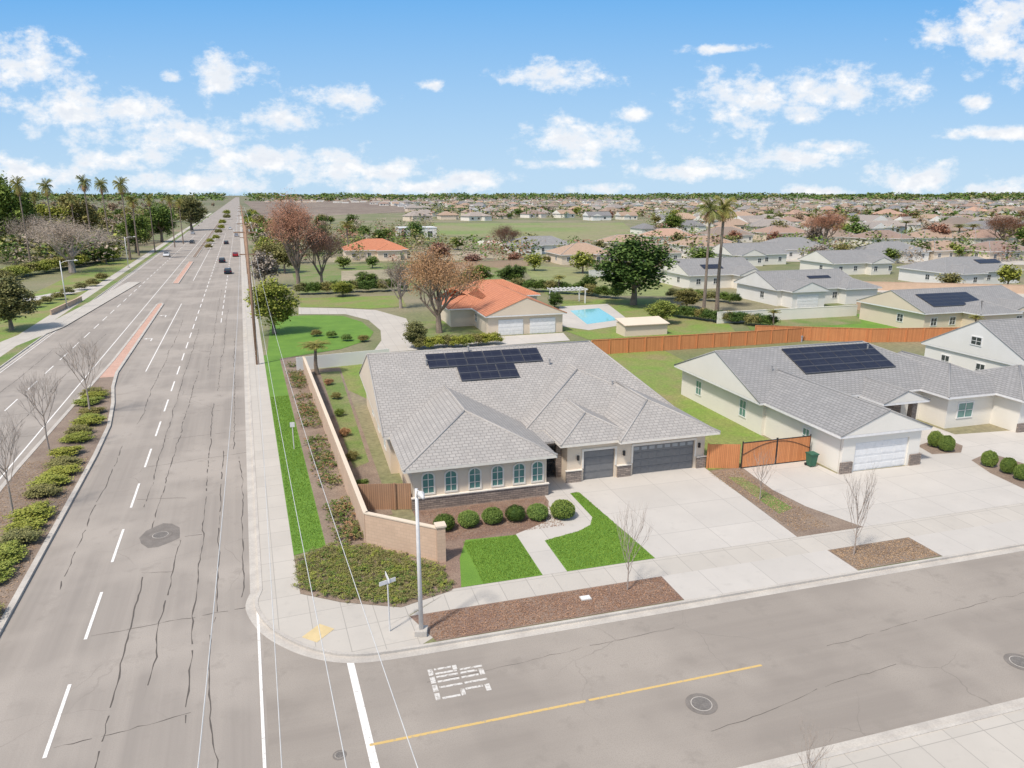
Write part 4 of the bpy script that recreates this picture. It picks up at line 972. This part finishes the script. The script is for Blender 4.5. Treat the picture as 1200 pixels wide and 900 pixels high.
for k in range(2):
    b=MB(); b.box(k*3+.06,k*3+2.94,-.02,.02,.1,2.0); o=b.build('boards','wood',g)
    b=MB(); b.box(k*3+.0,k*3+.06,-.04,.04,0,2.15); b.box(k*3+2.94,k*3+2.995,-.04,.04,0,2.15); b.box(k*3+.061,k*3+2.939,-.035,.035,2.0,2.05); b.box(k*3+.061,k*3+2.939,-.035,.035,.04,.1)
    P=[(k*3+.08+(2.84)*j/12,-.04,(1.1+.8*math.sin(math.pi*(j/24 if k==0 else .5-j/24)))) for j in range(13)]
    b.tube(P,.02,5); b.build('frame','iron',o)
wallseg('redwood_fence',[G(693,417),G(885,405),G(940,401)],1.9,.06,'wood','orange redwood fence along the back lawn','fence',post='wood',capm='wood')
wallseg('redwood_fence',[G(884,398),G(1020,402),G(1180,400)],1.9,.06,'wood','orange redwood fence behind the solar array house','fence',post='wood',capm='wood')
wallseg('picket_fence',[W(10,88),W(-1,86)],1.6,.08,'stucco_white','white fence at the back of the corner lot','fence')
for a,b,m,lb in (((840,380),(1003,371),'stucco_pale','pale garden wall behind the palms'),((1003,364),(1130,360),'cmu','tan wall in front of the tan patio house'),((690,326),(795,320),'stucco_white','white wall along the vacant lot'),((1000,340),(1200,345),'cmu','tan wall along the suburb street'),((480,318),(620,312),'cmu','tan wall at the far edge of the bare lot'),((760,304),(900,304),'stucco_pale','pale wall in front of the third row'),((60,370),(96,353),'cmu','low tan wall west of the main road'),((560,287),(700,292),'stucco_pale','pale wall below the green field')):
    wallseg('garden_wall',[G(*a),G(*b)],1.8 if a[0]>100 else .8,.2,m,lb,'wall',capm=m)
sh=empty('shed',G(757,394),AH,.1,'small white shed behind the back lawn','shed'); b=MB(); b.box(-3.4,3.4,0,3,0,1.7); b.build('wall','stucco',sh); b=MB(); b.face([(-3.6,-.3,1.7),(3.6,-.3,1.7),(3.6,3.3,2.2),(-3.6,3.3,2.2)]); b.face([(-3.6,-.3,1.6),(-3.6,3.3,2.1),(3.6,3.3,2.1),(3.6,-.3,1.6)]); b.face([(-3.6,-.3,1.6),(3.6,-.3,1.6),(3.6,-.3,1.7),(-3.6,-.3,1.7)]); b.build('roof','stucco',sh)
pg=empty('pergola',G(668,357),AH,.1,'white garden pergola behind the pool','pergola')
for x in (-3,3):
    for y in (0,3): b=MB(); b.box(x-.1,x+.1,y-.1,y+.1,0,2.5); b.build('post','trimwhite',pg)
b=MB()
for k in range(9): b.box(-3.4+k*.83,-3.3+k*.83,-.5,3.5,2.66,2.8)
b.box(-3.5,3.5,-.1,.1,2.51,2.65); b.box(-3.5,3.5,2.9,3.1,2.51,2.65); b.build('rafters','trimwhite',pg)
# ---------------------------------------------------------------- street furniture
def lamp(p,h,ax,az,label,arm=1.6,r=.11):
    e=empty('street_lamp',p,0,.1,label,'street lamp')
    b=MB(); b.box(-.28,.28,-.28,.28,0,.28); b.build('base','kerb',e)
    b=MB(); b.tube([(0,0,.28),(0,0,h*.5),(0,0,h)],[r,r*.85,r*.65],10); b.build('pole','polemetal',e,smooth=True)
    dx,dy=math.cos(az),math.sin(az)
    b=MB(); b.tube([(0,0,h-.5),(dx*arm*.3,dy*arm*.3,h-.12),(dx*arm*.65,dy*arm*.65,h),(dx*arm,dy*arm,h+.02)],[.05,.045,.04,.035],7); b.build('arm','polemetal',e,smooth=True)
    b=MB(); c=(dx*(arm+.3),dy*(arm+.3)); b.tube([(dx*arm,dy*arm,h),(c[0],c[1],h+.03),(dx*(arm+.65),dy*(arm+.65),h-.02)],[.07,.16,.06],8); b.build('lamp_head','polemetal',e,smooth=True)
lamp(G(494,745),7.3,0,AH-1.45,'pale street lamp on the corner in front of the house',.45)
lamp(M(-31,82),8.5,0,AM,'street lamp across the main road with its arm over the lanes',2.2)
lamp(M(-31,150),8.5,0,AM,'second street lamp along the west side of the main road',2.2)
lamp(M(-31,230),8.5,0,AM,'third street lamp along the west side of the main road',2.2)
sg=empty('street_sign',G(457,742),AM,.1,'street name sign post on the corner with two crossed blades','street sign')
b=MB(); b.tube([(0,0,0),(0,0,2.5)],.035,8); b.build('post','polemetal',sg)
for k,(a,z_) in enumerate(((0.3,2.5),(1.6,2.72))):
    b=MB(); b.box(-.42,.42,-.012,.012,0,.2); o=b.build('blade','trimwhite',sg); o.location=(0,0,z_); o.rotation_euler[2]=a
    b=MB(); b.tube([(0,0,-.02),(0,0,0)],.04,6); b.build('bracket','steel',o)
e=empty('marker_post',M(2.4,58),AM,.1,'slim white post with small sign in the roadside grass','post'); b=MB(); b.tube([(0,0,0),(0,0,2.3)],.04,6); b.build('post','polemetal',e); b=MB(); b.box(-.18,.18,-.05,-.03,1.9,2.3); b.build('plate','trimwhite',e)
c0=G(373,742,.1); tp=MB(); tp.box(-.6,.6,-.45,.45,.1,.122); o=tp.build('tactile_pad','pad',None,c0,AM+.75); o['kind']='structure'
e=empty('meter_box',G(686,704),AH,.12,'small white meter box in the mulch strip','utility box'); b=MB(); b.box(-.28,.28,-.2,.2,0,.06); b.build('body','kerb',e); b=MB(); b.box(-.24,.24,-.16,.16,.061,.08); b.build('lid','trimwhite',e)
bn=empty('wheelie_bin',G(950,548),AH,.12,'dark green wheeled bin beside the neighbour garage','bin')
b=MB(); z0,z1,s0,s1=.08,1.0,.24,.32
P=[(-s0,-s0,z0),(s0,-s0,z0),(s0,s0,z0),(-s0,s0,z0)];Q=[(-s1,-s1,z1),(s1,-s1,z1),(s1,s1,z1),(-s1,s1,z1)]
b.face(P[::-1]);b.face(Q)
for k in range(4): b.face([P[k],P[(k+1)%4],Q[(k+1)%4],Q[k]])
b.build('body','bin',bn); b=MB(); b.box(-.35,.35,-.38,.34,1.0,1.07); b.box(-.3,.3,.34,.4,.95,1.0); b.build('lid','bin',bn)
for s_ in(-1,1): b=MB(); b.tube([(s_*.25,.28,.12),(s_*.3,.28,.12)],.12,12); b.build('wheel','rubber',bn)
def upole(p,h,label,grp=None):
    e=empty('utility_pole',p,AM,.1,label,'utility pole',grp); b=MB(); b.tube([(0,0,0),(0,0,h)],[.2,.13],8); b.build('pole','polewood',e,smooth=True)
    b=MB(); b.box(-1.3,1.3,-.07,.07,h-.9,h-.75); b.build('crossarm','polewood',e)
    b=MB(); b.box(-.9,.9,-.07,.07,h-3.4,h-3.27); b.build('crossarm','polewood',e)
    for x in(-1.2,-.4,.4,1.2): b=MB(); b.tube([(x,0,h-.75),(x,0,h-.5)],[.05,.07],6); b.build('insulator','trimwhite',e)
    return e
P0=G(302,428); w0=toM(P0); PW=w0[0]
upole(M(PW,w0[1]),16.5,'tall brown wooden utility pole nearest to the house')
for i in range(1,6): upole(M(PW,w0[1]+55*i),15.5,'wooden utility pole farther down the right side of the main road','utility poles down the road')
K['wirem']=plain('pale_wire',(.66,.65,.62),.5)
def wire(a,b,sag,label,r=.012,grp=None):
    P=[]
    for i in range(25):
        t=i/24; P.append((a[0]+(b[0]-a[0])*t,a[1]+(b[1]-a[1])*t,a[2]+(b[2]-a[2])*t-sag*4*t*(1-t)))
    m=MB(a); m.tube(P,r,5); o=m.build('power_line','wirem',uv=False); o.location=a; tag(o,label,'power line',grp)
def at(p,z): return (p[0],p[1],z)
wire(at(M(PW+.3,w0[1]),13.0),at(G(412,930,9),9),1.5,'pale overhead wire crossing the corner sidewalk',.012)
wire(at(M(PW+.9,w0[1]),13.1),at(G(500,930,9),9),1.8,'pale overhead wire passing over the ground cover toward the bottom edge',.012)
wire(at(M(PW-.9,w0[1]),13.1),at(G(229,930,9),9),1.5,'pale overhead wire hanging over the main road lane',.012)
wire(at(M(PW+.3,w0[1]),9.0),at(G(332,930,7),7),.6,'pale overhead wire above the kerb line',.012)
for i in range(5):
    for x in (-1.2,1.2):
        wire(at(M(PW+x,w0[1]+55*i),(16 if i==0 else 15)),at(M(PW+x,w0[1]+55*(i+1)),15),.9,'thin wire strung between the roadside utility poles',.02,'wires between the roadside poles')
# ---------------------------------------------------------------- cars
def carmesh(paintm):
    body=MB()
    prof=[(-2.25,.4),(-2.2,.9),(-1.9,1.0),(-1.55,1.02),(1.05,1.0),(1.95,.88),(2.2,.7),(2.25,.35),(-2.2,.28)]
    L=[(.9,p[0],p[1]) for p in prof];R=[(-.9,p[0],p[1]) for p in prof]
    body.face(L);body.face(R[::-1])
    for k in range(len(prof)): body.face([L[k],R[k],R[(k+1)%len(prof)],L[(k+1)%len(prof)]])
    top=[(-1.75,1.02),(-1.2,1.42),(.35,1.45),(1.15,1.0)]
    cab=MB(); a=[(.86,p[0],p[1]) if p[1]<1.1 else (.68,p[0],p[1]) for p in top]; b=[(-x,y,z) for x,y,z in a]
    cab.face(a);cab.face(b[::-1]); cab.face([a[0],b[0],b[1],a[1]]); cab.face([a[2],b[2],b[3],a[3]])
    body.face([(.69,-1.22,1.425),(-.69,-1.22,1.425),(-.69,.37,1.455),(.69,.37,1.455)])
    for k in (a[0],a[1]),(a[2],a[3]):
        for s_ in(1,-1): body.tube([(k[0][0]*s_,k[0][1],k[0][2]),(k[1][0]*s_,k[1][1],k[1][2])],.04,4)
    for s_ in(1,-1): body.tube([(.78*s_,-.35,1.0),(.69*s_,-.35,1.44)],.035,4)
    wh=MB(); wh.tube([(-.11,0,0),(.11,0,0)],.33,16); rim=MB(); rim.tube([(-.12,0,0),(.12,0,0)],.2,10)
    return body.mesh('body',paintm),cab.mesh('glass','darkglass'),wh.mesh('wheel','rubber',False),rim.mesh('rim','alu',False)
paints={'dark':plain('car_paint_dark',(.02,.022,.028),.25),'red':plain('car_paint_red',(.35,.02,.02),.25),'silver':plain('car_paint_silver',(.45,.45,.46),.3,.4),'white':plain('car_paint_white',(.75,.75,.74),.25)}
cm={k:carmesh(v) for k,v in paints.items()}
K['tail']=plain('tail_light',(.4,.01,.01),.3)
def car(p,az,kind,label):
    e=empty('car',p,az,.0,label,'car'); bm_,cb,wh,rm=cm[kind]
    link('body',bm_,e);link('window_glass',cb,e)
    for x in(-.82,.82):
        for y in(-1.4,1.4): o=link('wheel',wh,e); o.location=(x,y,.33); q=link('rim',rm,o)
        m=MB(); m.box(x*.85-.14,x*.85+.14,-2.26,-2.2,.68,.82); m.build('tail_light','tail',e)
        m=MB(); m.box(x*.85-.14,x*.85+.14,2.14,2.23,.62,.74); m.build('headlight','trimwhite',e)
for w_,s_,k,lb in ((-4.5,205,'dark','dark car nearest to the camera on the right carriageway'),(-2.9,262,'red','red car in the right lane ahead of the nearest dark car'),(-6.6,240,'dark','dark car in the inner lane beside the red car'),(-6.8,330,'dark','dark car farther up the right carriageway, inner lane'),(-3,390,'silver','silver car far up the right carriageway'),(-6.8,470,'white','white car at the far end of the right carriageway')):
    car(M(w_,s_),AM,k,lb)
for w_,s_,k,lb in ((-24.5,270,'white','white car coming on the left carriageway'),(-20.5,340,'dark','dark car coming on the left carriageway'),(-24.5,420,'silver','silver car far off on the left carriageway')): car(M(w_,s_),AM+math.pi,k,lb)
print('houses',hc,'objs',len(bpy.data.objects))
